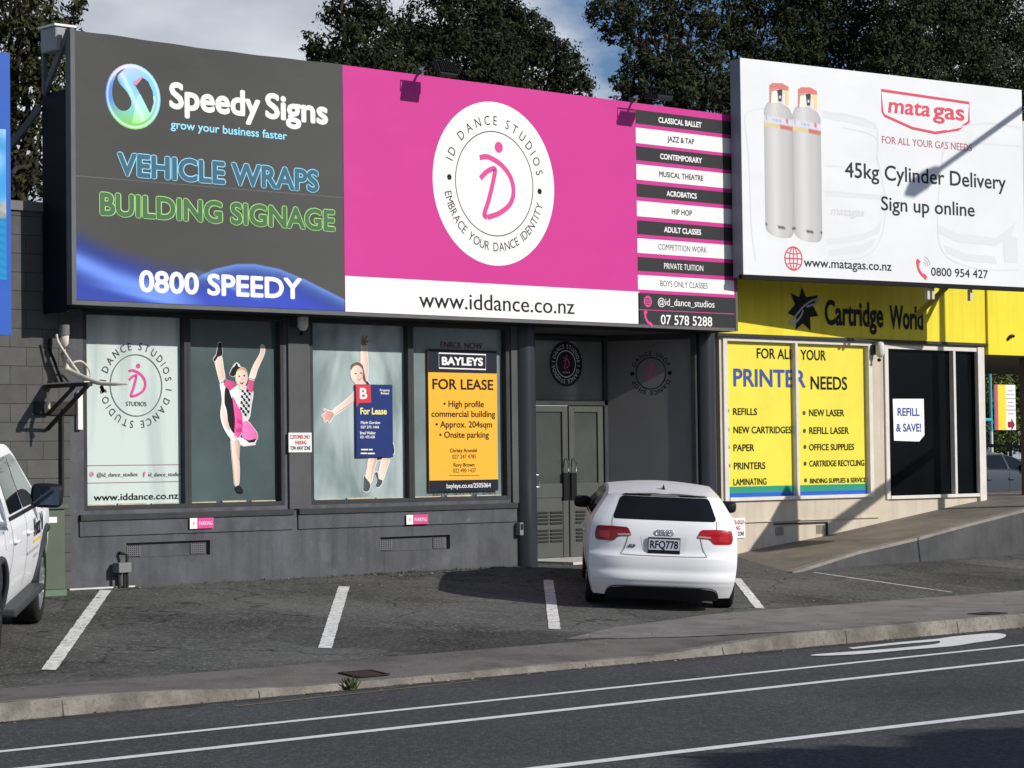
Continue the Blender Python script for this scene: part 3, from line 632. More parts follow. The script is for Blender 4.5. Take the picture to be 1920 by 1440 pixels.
# round emblem: ring crossed by a slanting glass S
def pip(x, y, P):
    c = False; j = len(P)-1
    for i in range(len(P)):
        if (P[i][1] > y) != (P[j][1] > y) and x < (P[j][0]-P[i][0])*(y-P[i][1])/(P[j][1]-P[i][1])+P[i][0]: c = not c
        j = i
    return c
cu_, cv_ = PB.uv(*ck((150, 80), 3.918)(390, 397)); _, tv = PB.uv(*ck((150, 80), 3.918)(365, 148)); RR = tv-cv_ - .01
H1 = [(p[0], p[1]) for p in smooth_path([(-.28, .84), (-.55, .68), (-.72, .35), (-.76, 0), (-.66, -.3), (-.45, -.46), (-.2, -.42), (-.06, -.2), (-.2, .1), (-.5, .38), (-.55, .6)], 4, True)]
H2 = [(.02, .42), (.10, .34), (.36, .62), (.55, .52), (.72, .22), (.75, -.12), (.64, -.42), (.60, -.44), (.30, .04)]
V, Fc, Cc = [], [], []; n = 150; idx = {}
for i in range(n+1):
    for j in range(n+1):
        x = -1+2*j/n; y = -1+2*i/n; rr = math.hypot(x, y); base = np.array([.22, .55, .75])
        if rr > .80: a = math.atan2(y, x)
        c = base.copy()
        wl = max(0, -x-.25)*1.3; c = c*(1-min(1, wl))+np.array([.05, .14, .62])*min(1, wl)
        wg = max(0, -y-.15)*1.5; c = c*(1-min(1, wg))+np.array([.20, .55, .12])*min(1, wg)
        wp = max(0, y-.4)*max(0, .6-x)*1.2; c = c*(1-min(1, wp))+np.array([.85, .55, .72])*min(1, wp)
        if rr > .84: e = math.exp(-((rr-.93)/.035)**2)*.6; c = c*(1-e)+np.array([.75, .88, .92])*e
        sh = math.exp(-((x*.86+y*.5+.02)/.09)**2)*.45*(rr < .8); c = c*(1-sh)+np.array([.75, .92, .95])*sh
        if x*.8-y*.2 > .12 and y < .1 and rr < .82: c = c*.8+np.array([.55, .8, .4])*.35
        if .0 < x < .36 and y > .3+.55*x and y < .46+.62*x and rr < .8: c = np.array([.62, .25, .42])
        V.append(PB.P(cu_+x*RR, cv_+y*RR, .004)); Cc.append((*np.clip(c, 0, .9), 1))
for i in range(n):
    for j in range(n):
        x = -1+2*(j+.5)/n; y = -1+2*(i+.5)/n
        if math.hypot(x, y) > 1 or pip(x, y, H1) or pip(x, y, H2): continue
        a = i*(n+1)+j; Fc.append((a, a+1, a+n+2, a+n+1))
link_mesh('emblem', V, Fc, attr_mat('printed_emblem', .4), bd1, colors=Cc)

# --- pink board
bd2 = thing('billboard', ((xM+xR)/2, BY, zb), 'pink billboard with large white round emblem and black and white class list', 'billboard')
V_pink = vinyl('pink_banner', (.53, .042, .25)); V_white = vinyl('white_banner', (.745, .745, .735), .04); V_char = vinyl('charcoal_banner', (.034, .034, .036), .04)
k = ck((620, 80), 2.4615)
vs1 = np.mean([PB.uv(646.4, 518)[1], PB.uv(1199, 546.4)[1]]); xs_ = PB.uv(1199, 580)[0]
MB().quad((xM, BY, zb+.012), (xR, BY, zb+.012), (xR, BY, zt), (xM, BY, zt)).build('banner', V_pink, bd2)
Flat(PB, .003).poly_uv([(xM+.005, zb+.014), (xs_, zb+.014), (xs_, vs1), (xM+.005, vs1)]).build('address_band', V_white, bd2)
board_frame(bd2, xM, xR, (0, 1)); MB().box(xM, xR-.01, BY+.09, BY+.1, zb, zt-.02).build('backing', M_navyblack, bd2)
MB().box(xM, xR, BY+.1, -.004, zb-.035, zb-.02).build('underside', M_black, bd2)
MB().box(xR-.02, xR+.02, BY+.1, -.03, zb-.03, zt-.05).build('side_sheet', M_navyblack, bd2)
put_text(bd2, PB, 'www.iddance.co.nz', k(408, 1223), k(1125, 1253), 30, INK_K, .008)
cc = PB.uv(*k(757, 651)); RO = cc[1]-PB.uv(*k(757, 1029))[1]
Flat(PB, .003).disc_uv(cc, RO, n=80).build('disc', V_white, bd2)
Flat(PB, .0045).ring_uv(cc, RO*.637, .012).build('ring', INK_K, bd2)
ring_text(bd2, PB, cc, RO*.715, 'ID DANCE STUDIOS', 163, 10, RO*.112, INK_K, bold=.0, off=.0045)
ring_text(bd2, PB, cc, RO*.825, 'EMBRACE YOUR DANCE IDENTITY', 190, 346, RO*.105, INK_K, outward=False, bold=.0, off=.0045)
Flat(PB, .0045).disc_uv((cc[0]-.735*RO, cc[1]+.03*RO), .036*RO).disc_uv((cc[0]+.75*RO, cc[1]-.045*RO), .036*RO).build('dot', INK_K, bd2)
id_logo(bd2, PB, cc, RO, INK_P, .0045, .066)
k = ck((1180, 190), 3.2727)
rows = [(50, 135, 1), (160, 255, 0), (275, 360, 1), (385, 480, 0), (505, 585, 1), (610, 705, 0), (730, 815, 1), (840, 930, 0), (955, 1040, 1), (1065, 1155, 0)]
uL = PB.uv(*k(45, 600))[0]; rest = xR-.045
for t0, t1, d in rows:
    xx = 38+(t0-50)*.026; v1 = PB.uv(*k(xx, t0))[1]; v0 = PB.uv(*k(xx, t1))[1]
    Flat(PB, .003).poly_uv([(uL, v0), (rest, v0), (rest, v1), (uL, v1)]).build('class_strip', V_char if d else V_white, bd2)
v1 = PB.uv(*k(62, 1175))[1]
Flat(PB, .003).poly_uv([(uL+.0, zb+.014), (xR-.02, zb+.014), (xR-.02, v1), (uL+.0, v1)]).build('contact_panel', V_char, bd2)
vl = PB.uv(*k(66, 1278))[1]; Flat(PB, .0045).stroke_uv([(uL, vl), (rest, vl)], .008).build('divider', INK_P, bd2)
for s, x0, y0, x1, y1, cap, ink, bo in (('CLASSICAL BALLET', 178, 133, 443, 160, 34, INK_W, .03), ('JAZZ & TAP', 233, 249, 398, 263, 34, INK_K, .02), ('CONTEMPORARY', 188, 356, 445, 379, 34, INK_W, .03), ('MUSICAL THEATRE', 183, 463, 453, 488, 33, INK_K, .02), ('ACROBATICS', 228, 582, 413, 598, 33, INK_W, .03), ('HIP HOP', 260, 694, 385, 704, 34, INK_K, .02), ('ADULT CLASSES', 213, 804, 440, 820, 34, INK_W, .03), ('COMPETITION WORK', 178, 909, 475, 930, 34, INK_K, .0), ('PRIVATE TUITION', 213, 1027, 453, 1042, 35, INK_W, .006), ('BOYS ONLY CLASSES', 190, 1134, 480, 1151, 35, INK_K, .0), ('@id_dance_studios', 175, 1252, 522, 1264, 42, INK_W, .006), ('07 578 5288', 193, 1369, 508, 1380, 58, INK_W, .012)):
    put_text(bd2, PB, s, k(x0, y0), k(x1, y1), cap/3.2727, ink, bo, .0045)
def phone_icon(parent, pl, c, h, m, off=.0045):
    f = Flat(pl, off); g = lambda x, y: (c[0]+x*h, c[1]+y*h)
    f.stroke_uv(smooth_path([g(-.30, .36), g(-.22, .0), g(.0, -.28), g(.26, -.42)]), h*.17); f.stroke_uv([g(-.34, .46), g(-.12, .30)], h*.22); f.stroke_uv([g(.10, -.30), g(.36, -.50)], h*.22); return f.build('phone_symbol', m, parent)
def camera_icon(parent, pl, c, r, m, m2, off=.0045):
    Flat(pl, off).disc_uv(c, r).build('camera_symbol', m, parent)
    f = Flat(pl, off+.0015); q = r*.52; f.stroke_uv([(c[0]-q, c[1]-q), (c[0]+q, c[1]-q), (c[0]+q, c[1]+q), (c[0]-q, c[1]+q)], r*.16, closed=True); f.ring_uv(c, r*.26, r*.14, 20); f.build('camera_outline', m2, parent)
camera_icon(bd2, PB, PB.uv(*k(113, 1228)), .075, INK_P, V_char); phone_icon(bd2, PB, PB.uv(*k(115, 1330)), .20, INK_P)

# --- floodlights on arms along the top edge
def floodlight(x, lab, tilt):
    t = thing('floodlight', (x, BY, zt), lab, 'floodlight', 'floodlights on the top edge of the pink billboard')
    MB().box(x-.04, x+.04, BY+.0, BY+.07, zt-.0, zt+.07).build('bracket', M_bframe, t, bevel=.008)
    MB().lathe([(0, .05), (.026, .045), (.034, .01), (.026, -.03), (0, -.035)], (x, BY-.03, zt+.065), 'y', 14).build('knuckle', mat('steel', (0, 0, 0)), t, smooth=True)
    MB().tube([(x, BY-.02, zt+.06), (x, BY-.2, zt+.09), (x, BY-.42, zt+.05)], .018).build('arm', M_black, t)
    h = MB(); c = Vector((x, BY-.44, zt+.02)); up = Vector((0, -math.sin(tilt), math.cos(tilt))); fw = Vector((0, math.cos(tilt), math.sin(tilt))); sx = Vector((1, 0, 0))
    def hb(mb, x0, x1, u0, u1, f0, f1):
        v = [c+sx*a+up*b_+fw*d for a in (x0, x1) for b_ in (u0, u1) for d in (f0, f1)]; mb.add(v, [(0, 1, 3, 2), (4, 6, 7, 5), (0, 4, 5, 1), (2, 3, 7, 6), (0, 2, 6, 4), (1, 5, 7, 3)])
    hb(h, -.14, .14, -.10, .10, -.03, .035); hd = h.build('lamp_head', mat('black_lamp_paint', (.022, .023, .026), .5), t, bevel=.012)
    fn = MB()
    for i in range(9): hb(fn, -.12+i*.03, -.11+i*.03, -.08, .08, -.055, -.03)
    fn.build('cooling_fin', M_black, hd)
    yk = MB(); yk.tube([(x-.155, BY-.44, zt+.02), (x-.155, BY-.43, zt+.14), (x+.155, BY-.43, zt+.14), (x+.155, BY-.44, zt+.02)], .010); yk.build('yoke', M_black, t)
    return t
xf1 = PB.uv(790, 126)[0]; xf2 = PB.uv(1191, 180)[0]
floodlight(xf1, 'black floodlight on an arm above the round emblem side of the pink billboard', R(-28)); floodlight(xf2, 'black floodlight on an arm above the class list side of the pink billboard', R(-80))

# --- white board, turned a little out from the street line
wp0 = np.array([24.29, -.85, 0]); wp1 = np.array([29.715, -1.5, 0]); PW = Plane(wp0, wp1-wp0); LW = np.linalg.norm(wp1-wp0); wz0, wz1 = 3.775, 6.675
bd3 = thing('billboard', (27, -1.2, wz0), 'white billboard with a picture of two grey gas cylinders and red lettering', 'billboard')
V_w2 = vinyl('white_board_banner', (.70, .715, .735), .12)
def pbox(pl, mb, u0, u1, v0, v1, o0, o1):
    P = [pl.P(u, v, o) for o in (o0, o1) for u in (u0, u1) for v in (v0, v1)]; return mb.add(P, [(0, 1, 3, 2), (4, 6, 7, 5), (0, 4, 5, 1), (2, 3, 7, 6), (0, 2, 6, 4), (1, 5, 7, 3)])
MB().quad(*on_plane_quad(PW, 0, LW, wz0, wz1, 0)).build('banner', V_w2, bd3)
pbox(PW, MB(), -.005, LW, wz0-.03, wz1-.01, -.20, -.004).build('box_frame', mat('slate_board_side', (.20, .22, .26), .6, var=.15), bd3)
f = MB(); pbox(PW, f, -.02, LW+.02, wz0-.06, wz0, -.08, .012); f.build('bottom_rail', M_black, bd3)
for px in (1450, 1640, 1792, 1912):
    br = MB(); M_och = mat('ochre_bracket', (.30, .26, .05), .6)
    u, _ = PW.uv(px, 540); p = PW.P(u, wz0+.12, -.15); br.obox(p, (p[0]+.05, -.06, wz0+.12), .06, .06); br.obox(p, (p[0], -.06, wz0+.9), .05, .05); br.build('strut', M_och, bd3)
u, _ = PW.uv(1792, 540); br = MB(); p = PW.P(u, wz0-.03, -.18); br.obox(p, p+np.array([-.05, .5, -.38]), .06, .06)
br.build('strut', M_och, bd3)
for px in (1748, 1757, 1828):
    br = MB()
    u, _ = PW.uv(px, 540); p = PW.P(u, wz0-.06, -.1); br.obox(p, p-np.array([0, 0, .16]), .05, .05); br.build('hanger', mat('pale_bracket', (.55, .53, .5), .6), bd3)
k = ck((1340, 80), 2.322)
INK_G = mat('slate_print', (.030, .034, .042), .5); INK_F = mat('faint_grey_print', (.60, .61, .63), .5); INK_F2 = mat('fainter_grey_print', (.645, .66, .68), .5)
def W2(x, y): return PW.uv(*k(x, y))
# pale ghost of delivery trucks behind the words
class Ghost:
    n = 0
    def poly_uv(s, uv): s.n += 1; Flat(PW, .0015+.0003*s.n).poly_uv(uv).build('ghost_shape', INK_F2, bd3)
gh = Ghost()
gh.poly_uv([W2(*p) for p in [(470, 300), (560, 305), (700, 350), (712, 380), (590, 350), (470, 330)]])
gh.poly_uv([W2(*p) for p in [(480, 645), (745, 665), (742, 685), (480, 668)]])
gh.poly_uv([W2(*p) for p in [(480, 858), (650, 830), (690, 815), (730, 770), (715, 830), (650, 858), (500, 880)]]); gh.poly_uv([W2(*p) for p in [(495, 905), (640, 880), (700, 850), (690, 885), (640, 915), (500, 930)]])
gh.poly_uv([W2(*p) for p in [(970, 790), (1060, 830), (1220, 850), (1290, 800), (1310, 780), (1290, 850), (1220, 885), (1060, 870), (980, 830)]]); gh.poly_uv([W2(*p) for p in [(1000, 880), (1100, 920), (1220, 930), (1230, 965), (1090, 950), (1010, 915)]])
gh.poly_uv([W2(*p) for p in [(1255, 830), (1318, 850), (1320, 960), (1262, 960)]])
gl = Flat(PW, .0035)
for pts in ([(130, 330), (150, 300), (215, 285)], [(130, 330), (150, 520), (160, 800), (180, 950)], [(470, 300), (690, 350), (710, 500), (745, 700), (720, 860), (640, 935), (480, 945)], [(480, 535), (560, 540)], [(560, 370), (700, 410), (705, 510)], [(480, 645), (745, 668)], [(1000, 430), (1330, 450)], [(985, 560), (970, 800), (1010, 930), (1150, 985), (1320, 990)], [(985, 560), (1000, 430)], [(1330, 370), (1180, 350), (1010, 380)]):
    gl.stroke_uv(smooth_path([W2(*p) for p in pts], 4), .02)
gl.build('ghost_outline', INK_F2, bd3)
put_text(bd3, PW, 'matagas', k(505, 750), k(652, 757), 16, INK_F, .02, shear=.25, off=.0035)
# shield and lettering
sh = [(725, 207), (1108, 263), (1106, 345), (1060, 378), (960, 393), (860, 372), (740, 318), (730, 300)]
Flat(PW, .004).stroke_uv([W2(*p) for p in sh], .04, closed=True).build('shield', INK_RED, bd3)
put_text(bd3, PW, 'mata', k(755, 303), k(938, 325), 30, INK_RED, .02, shear=.12); put_text(bd3, PW, 'gas', k(950, 326), k(1088, 342), 31, INK_RED, .02)
put_text(bd3, PW, 'FOR ALL YOUR GAS NEEDS', k(728, 434), k(1120, 477), 13.5, mat('dull_rose_print', (.42, .12, .17), .5), .008)
put_text(bd3, PW, '45kg Cylinder Delivery', k(567, 583), k(1268, 643), 28, INK_G, .012); put_text(bd3, PW, 'Sign up online', k(725, 727), k(1132, 760), 26, INK_G, .012)
put_text(bd3, PW, 'www.matagas.co.nz', k(388, 974), k(770, 995), 17, INK_G, .014); put_text(bd3, PW, '0800 954 427', k(942, 1011), k(1190, 1030), 15.5, INK_G, .012)
c = W2(343, 940); rg = abs(W2(343, 890)[1]-c[1]); f = Flat(PW, .004); f.ring_uv(c, rg, .022, 40)
for q in (.45,): f.stroke_uv([(c[0]+q*rg*math.cos(t), c[1]+rg*math.sin(t)) for t in np.linspace(0, 2*math.pi, 36)], .018)
f.stroke_uv([(c[0]-rg, c[1]), (c[0]+rg, c[1])], .02); f.stroke_uv([(c[0], c[1]-rg), (c[0], c[1]+rg)], .018)
for s in (-1, 1): f.stroke_uv(smooth_path([(c[0]-rg*.85, c[1]+s*rg*.52), (c[0], c[1]+s*rg*.4), (c[0]+rg*.85, c[1]+s*rg*.52)]), .016)
f.build('globe_symbol', INK_RED, bd3)
phone_icon(bd3, PW, W2(900, 985), .27, INK_RED); c = W2(905, 975); f = Flat(PW, .004)
for r_ in (.07, .11, .15): f.stroke_uv([(c[0]+r_*math.cos(t), c[1]+r_*math.sin(t)) for t in np.linspace(.1, 1.3, 8)], .012)
f.build('signal_arcs', mat('grey_print', (.4, .4, .42), .5), bd3)
# printed gas cylinders
k5 = ck((1390, 100), 3.4296)
def W5(x, y): return PW.uv(*k5(x, y))
for nm, dx, dy in (('left', 0, 0), ('right', 183, 27)):
    V, Fc, Cc = [], [], []
    ytop, ybot = 322+dy, 1168+dy; nr, nc = 60, 24; xl, xr_ = 150+dx, 332+dx
    for i in range(nr+1):
        t = i/nr; y = ytop+(ybot-ytop)*t
        w = min(1, .55+.45*math.sqrt(min(1, t/.07))) if t < .07 else (1 if t < .955 else 1-.22*((t-.955)/.045)**2)
        for j in range(nc+1):
            s = -1+2*j/nc; xx = (xl+xr_)/2+s*w*(xr_-xl)/2 + (t-.5)*12; yy = y + 16*(1-s*s)*(1 if t > .5 else -.6)*(abs(t-.5)*2)**6 + s*16
            tone = .50+.11*math.exp(-((s+.25)/.35)**2)-.20*max(0, s-.55)-.22*max(0, -s-.7)
            c = np.array([.98, .97, .98])*tone
            if .888 < t < .9: c = c*.72
            if .925 < t < .945 and (abs(s-.1) < .25 or abs(s) > .85): c = np.array([.05, .05, .055])
            if .10 < t < .185:
                c = np.array([.60, .61, .68])
                if t > .160: c = np.array([.62, .52, .28]) if s < .1 else np.array([.48, .17, .16])
                if .12 < t < .145 and (-.4 < s < .25): c = np.array([.35, .38, .55]) if (j % 3) else c
                if .115 < t < .15 and .5 < s < .75: c = np.array([.6, .15, .2])
                if .115 < t < .15 and -.9 < s < -.78: c = np.array([.3, .3, .5])
            V.append(PW.P(*W5(xx, yy), .004)); Cc.append((*c, 1))
    for i in range(nr):
        for j in range(nc): a = i*(nc+1)+j; Fc.append((a, a+1, a+nc+2, a+nc+1))
    n0 = len(V)
    def addp(pts, col, off=.0055):
        n = len(V); V.extend([PW.P(*W5(x+dx, y+dy), off) for x, y in pts]); Cc.extend([(*col, 1)]*len(pts)); Fc.append(tuple(range(n, n+len(pts))))
    addp([(180, 205), (200, 190), (260, 192), (303, 215), (303, 240), (240, 232), (180, 222)], (.62, .20, .17))
    addp([(180, 222), (225, 232), (228, 240), (195, 245), (190, 320), (180, 322)], (.55, .27, .24)); addp([(190, 246), (228, 240), (228, 318), (190, 320)], (.80, .76, .68))
    addp([(270, 238), (303, 240), (303, 335), (285, 330), (283, 262), (270, 255)], (.75, .60, .30)); addp([(228, 240), (272, 240), (272, 320), (228, 318)], (.66, .64, .62))
    addp([(228, 236), (262, 232), (262, 262), (258, 310), (238, 310), (234, 262)], (.06, .06, .065), .0065); addp([(242, 272), (254, 272), (254, 290), (242, 290)], (.6, .6, .6), .0075)
    link_mesh('printed_cylinder', V, Fc, attr_mat('printed_cylinder_ink', .45), bd3, colors=Cc)

# --- blue board cut by the left edge of the view
PBl = wallplane(-.6)
xe = PBl.uv(20, 360)[0]; bz0 = PBl.uv(20, 628)[1]; bz1 = PBl.uv(18, 100)[1]
bd4 = thing('billboard', (xe-1.5, -.6, bz0), 'blue billboard with a bright sea and sky picture on the block wall', 'billboard')
MB().quad((xe-3, -.6, bz0), (xe, -.6, bz0), (xe, -.6, bz1), (xe-3, -.6, bz1)).build('banner', vinyl('blue_banner', (.03, .10, .42), .06), bd4)
MB().box(xe-3, xe+.0, -.598, -.5, bz0, bz1).build('box_frame', mat('pale_blue_edge', (.30, .40, .58), .5), bd4)
V, Fc, Cc = [], [], []; z0_ = PBl.uv(12, 525)[1]; z1_ = PBl.uv(12, 243)[1]
for i in range(41):
    t = i/40
    for j in range(31):
        x = xe-.055-2.8*j/30; c = np.array([.05, .30, .62]) if t > .5 else np.array([.02, .22, .48])
        if t > .5: c = c+np.array([.25, .28, .2])*(.5+.5*math.sin(t*23+x*5))*(.5+.5*math.sin(x*9-t*11))
        if .40 < t < .52: c = np.array([.32, .36, .33])*(.7+.5*random.random())
        if t <= .40: c = c*(.85+.3*math.sin(t*60+x*7)**2)
        V.append((x, -.603, z0_+(z1_-z0_)*t)); Cc.append((*np.clip(c, 0, .8), 1))
for i in range(40):
    for j in range(30): a = i*31+j; Fc.append((a, a+31, a+32, a+1))
link_mesh('picture', V, Fc, attr_mat('printed_picture', .4), bd4, colors=Cc)

# ================================================================== LETTERING AND NOTICES ON THE SHOPS
# --- yellow fascia lettering with a star, white on yellow windows
PF = wallplane(-.064); k = ck((1340, 80), 2.322)
put_text(sh2, PF, 'Cartridge', k(480, 1228), k(735, 1241), 47, INK_K, .03); put_text(sh2, PF, 'World', k(762, 1244), k(908, 1252), 44, INK_K, .03)
g_ = lambda p: PF.uv(*k(*p))
Flat(PF, .004).poly_uv([g_(p) for p in [(380, 1065), (398, 1108), (450, 1100), (430, 1150), (452, 1190), (415, 1195), (418, 1255), (384, 1222), (352, 1250), (356, 1195), (318, 1178), (350, 1140), (330, 1090), (368, 1108)]]).build('star_emblem', INK_K, sh2)
s2 = Flat(PF, .006)
for pts in ([(455, 1118), (425, 1122), (385, 1150), (352, 1190), (322, 1220)], [(455, 1118), (440, 1135), (400, 1150)], [(322, 1222), (345, 1222), (372, 1195), (385, 1165)]): s2.stroke_uv(smooth_path([g_(p) for p in pts]), .03)
s2.build('star_swirl', mat('silver_print', (.42, .43, .45), .4), sh2)
PG = wallplane(.047); k = ck((1340, 610), 4.234)
INK_B = mat('near_black_vinyl', (.014, .014, .012), .5); INK_BL = mat('blue_vinyl', (.06, .085, .30), .45)
for s, x0, y0, x1, y1, cap, ink, bo in (('FOR ALL', 335, 263, 628, 268, 80, INK_B, .012), ('YOUR', 683, 273, 883, 280, 80, INK_B, .012), ('PRINTER', 150, 482, 722, 497, 140, INK_BL, .02), ('NEEDS', 763, 507, 1052, 514, 104, INK_B, .014),
    ('REFILLS', 147, 711, 337, 712, 54, INK_B, .014), ('NEW CARTRIDGES', 150, 857, 612, 857, 54, INK_B, .014), ('PAPER', 150, 1000, 315, 998, 55, INK_B, .014), ('PRINTERS', 153, 1143, 403, 1142, 55, INK_B, .014), ('LAMINATING', 150, 1270, 412, 1265, 52, INK_B, .014),
    ('NEW LASER', 750, 721, 1028, 722, 54, INK_B, .014), ('REFILL LASER', 752, 862, 1065, 862, 54, INK_B, .014), ('OFFICE SUPPLIES', 750, 993, 1107, 990, 50, INK_B, .014), ('CARTRIDGE RECYCLING', 752, 1121, 1187, 1116, 48, INK_B, .016), ('BINDING SUPPLIES & SERVICE', 757, 1253, 1200, 1247, 38, INK_B, .016)):
    put_text(sh2, PG, s, k(x0, y0), k(x1, y1), cap/4.234, ink, bo, .004)
bl = Flat(PG, .004)
for p in ((102, 678), (105, 828), (107, 968), (112, 1115), (710, 695), (713, 838), (717, 965), (718, 1098), (722, 1230)): bl.disc_uv(PG.uv(*k(*p)), .030)
bl.build('bullet', mat('dark_green_vinyl', (.05, .09, .08), .45), sh2); Flat(PG, .004).disc_uv(PG.uv(*k(113, 1245)), .028).build('bullet', mat('amber_vinyl', (.75, .42, .02), .45), sh2)
vz = [PG.uv(*k(75, y))[1] for y in (1283, 1335, 1388)]
for (a, c) in ((24.855, xm2-.028), (xm2+.028, 27.895)):
    Flat(PG, .0045).poly_uv([(a, vz[1]), (c, vz[1]), (c, vz[0]), (a, vz[0])]).build('green_stripe', mat('green_vinyl', (.03, .27, .17), .4), sh2)
    Flat(PG, .0045).poly_uv([(a, ZB+.052), (c, ZB+.052), (c, vz[1]), (a, vz[1])]).build('blue_stripe', mat('stripe_blue_vinyl', (.03, .10, .50), .4), sh2)
# white card in the black window
k = ck((1640, 640), 4.5); PK = wallplane(.046)
cdn = thing('window_card', PK.P(*PK.uv(*k(285, 840))), 'white card reading REFILL & SAVE! on the black shop glass', 'card')
Flat(PK, .003).poly([k(152, 485), k(413, 485), k(420, 790), k(375, 845), k(163, 838)]).build('card', mat('white_card', (.80, .80, .80), .5), cdn)
put_text(cdn, PK, 'REFILL', k(192, 628), k(378, 634), 15.5, INK_BL, .03, .005); put_text(cdn, PK, '& SAVE!', k(180, 758), k(392, 768), 15.5, INK_BL, .03, .005)

# --- ring emblem and address on the first dark-shop window
PN = wallplane(.081); k = ck((0, 560), 2.571)
wd = thing('window_decal', PN.P(*PN.uv(*k(655, 1010))), 'grey and pink ring lettering with web address on the white left window', 'window decal')
c = PN.uv(*k(657, 418)); r1 = c[1]-PN.uv(*k(657, 566))[1]
Flat(PN, .003).ring_uv(c, r1, .012).build('ring', mat('mid_grey_vinyl', (.13, .14, .145), .5), wd)
INK_V = mat('grey_vinyl_lettering', (.075, .08, .085), .5)
ring_text(wd, PN, c, r1*1.16, 'DANCE STUDIOS I DANCE STUDIOS I', 164, -189, r1*.24, INK_V, bold=.005, off=.003)
id_logo(wd, PN, (c[0], c[1]+.12*r1), r1*1.15, INK_P, .003, .075)
put_text(wd, PN, 'STUDIOS', k(607, 517), k(707, 519), 8.5, INK_V, .01, .003); put_text(wd, PN, 'www.iddance.co.nz', k(452, 972), k(860, 967), 12.5, INK_K, .012, .003)
put_text(wd, PN, '@id_dance_studios', k(467, 857), k(663, 857), 7.5, INK_V, .005, .003); put_text(wd, PN, 'f', k(688, 860), k(702, 860), 10, INK_P, .02, .003); put_text(wd, PN, 'id_dance_studios', k(715, 856), k(876, 856), 7.5, INK_V, .005, .003)
camera_icon(wd, PN, PN.uv(*k(443, 846)), .03, mat('pale_pink_vinyl', (.60, .40, .45), .5), INK_V, .003)
f = Flat(PN, .003); 
for yy in (802, 885): v_ = PN.uv(*k(640, yy))[1]; f.stroke_uv([(GX[0]+.05, v_), (GX[1]-.05, v_)], .008)
f.build('thin_rule', mat('dusty_pink_vinyl', (.34, .20, .25), .5), wd)
# --- black oval decal over the door, ring on the splayed panel
k = ck((960, 580), 2.483); PT = wallplane(DY+.008)
od = thing('window_decal', PT.P(*PT.uv(*k(251, 360))), 'round black decal with white ring lettering on the pane above the door', 'window decal')
c = PT.uv(*k(251, 254)); r1 = c[1]-PT.uv(*k(251, 360))[1]
Flat(PT, .003).disc_uv(c, r1, n=48).build('disc', mat('black_vinyl', (.012, .012, .018), .4), od); INK_D = mat('dull_white_vinyl', (.65, .66, .68), .5)
ring_text(od, PT, c, r1*.68, 'DANCE STUDIOS I DANCE STUDIOS I', 164, -189, r1*.18, INK_D, bold=.01, off=.0045); Flat(PT, .0045).ring_uv(c, r1*.58, .012).build('ring', INK_D, od)
id_logo(od, PT, (c[0], c[1]+.06*r1), r1*.62, INK_P, .0045, .08); put_text(od, PT, 'STUDIOS', k(235, 297), k(268, 298), 3, INK_D, .01, .0045)
Flat(PT, .003).poly([k(133, 396), k(373, 398), k(373, 402), k(133, 400)]).build('small_print', mat('mid_grey_vinyl', (0, 0, 0)), od)
dsd = thing('window_decal', PS.P(*PS.uv(*k(645, 400))), 'black ring lettering round a pink emblem on the dark splayed panel', 'window decal')
c = PS.uv(*k(647, 298)); r1 = c[1]-PS.uv(*k(647, 371))[1]; INK_DK = mat('dark_panel_vinyl', (.012, .012, .014), .5)
Flat(PS, .003).ring_uv(c, r1, .014).build('ring', INK_DK, dsd); ring_text(dsd, PS, c, r1*1.13, 'DANCE SHOP', 160, 20, r1*.26, INK_DK, bold=.015, off=.003, squeeze=1); ring_text(dsd, PS, c, r1*1.13, 'DANCE SHOP', -20, -160, r1*.26, INK_DK, bold=.015, off=.003, squeeze=1)
Flat(PS, .003).disc_uv((c[0]-1.25*r1, c[1]), .03).disc_uv((c[0]+1.25*r1, c[1]), .03).build('dot', INK_DK, dsd); id_logo(dsd, PS, (c[0], c[1]+.1*r1), r1*1.05, INK_P, .003, .07)

# --- dancers cut out of printed vinyl on the glass
SKIN = (.74, .57, .49); SK2 = (.60, .41, .34)
def cutout(name, pl, k, label, outline_w, layers, under):
    w0 = pl.uv(*k(350, 1240)); t = thing(name, pl.P(*w0), label, 'window decal', None)
    u = Flat(pl, .002)
    for pts in under:
        q = [pl.uv(*k(*p)) for p in pts]; u.poly_uv(q); u.stroke_uv(q, outline_w, closed=True)
    u.build('white_border', mat('white_vinyl', (.78, .80, .80), .4), t)
    V, Fc, Cc = [], [], []; o = .0035
    for pts, col in layers:
        n = len(V); V += [pl.P(*pl.uv(*k(*p)), o) for p in pts]; xs_ = [p[0] for p in pts]; cx_ = (max(xs_)+min(xs_))/2; hw_ = (max(xs_)-min(xs_))/2+.1; Cc += [tuple(min(.85, c_*(1+.20*(cx_-p[0])/hw_)) for c_ in col)+(1,) for p in pts]; Fc.append(tuple(range(n, n+len(pts)))); o += .00035
    link_mesh('printed_dancer', V, Fc, attr_mat('printed_dancer_ink', .45), t, colors=Cc); return t
def ell(cx, cy, rx, ry, n=22, a0=0, a1=360): return [(cx+rx*math.cos(R(a0+(a1-a0)*i/n)), cy+ry*math.sin(R(a0+(a1-a0)*i/n))) for i in range(n if a1-a0 == 360 else n+1)]
S3 = lambda P: [tuple(p) for p in smooth_path(P, 4, True)]
k1 = ck((360, 600), 3.789); WH = (.74, .75, .75); PK_ = (.72, .10, .34); BK = (.015, .015, .018)
legR = S3([(163, 285), (188, 262), (210, 262), (222, 340), (232, 410), (205, 450), (182, 380)]); thigh = S3([(200, 450), (232, 470), (245, 620), (285, 760), (335, 870), (285, 850), (232, 775), (204, 680), (214, 560)])
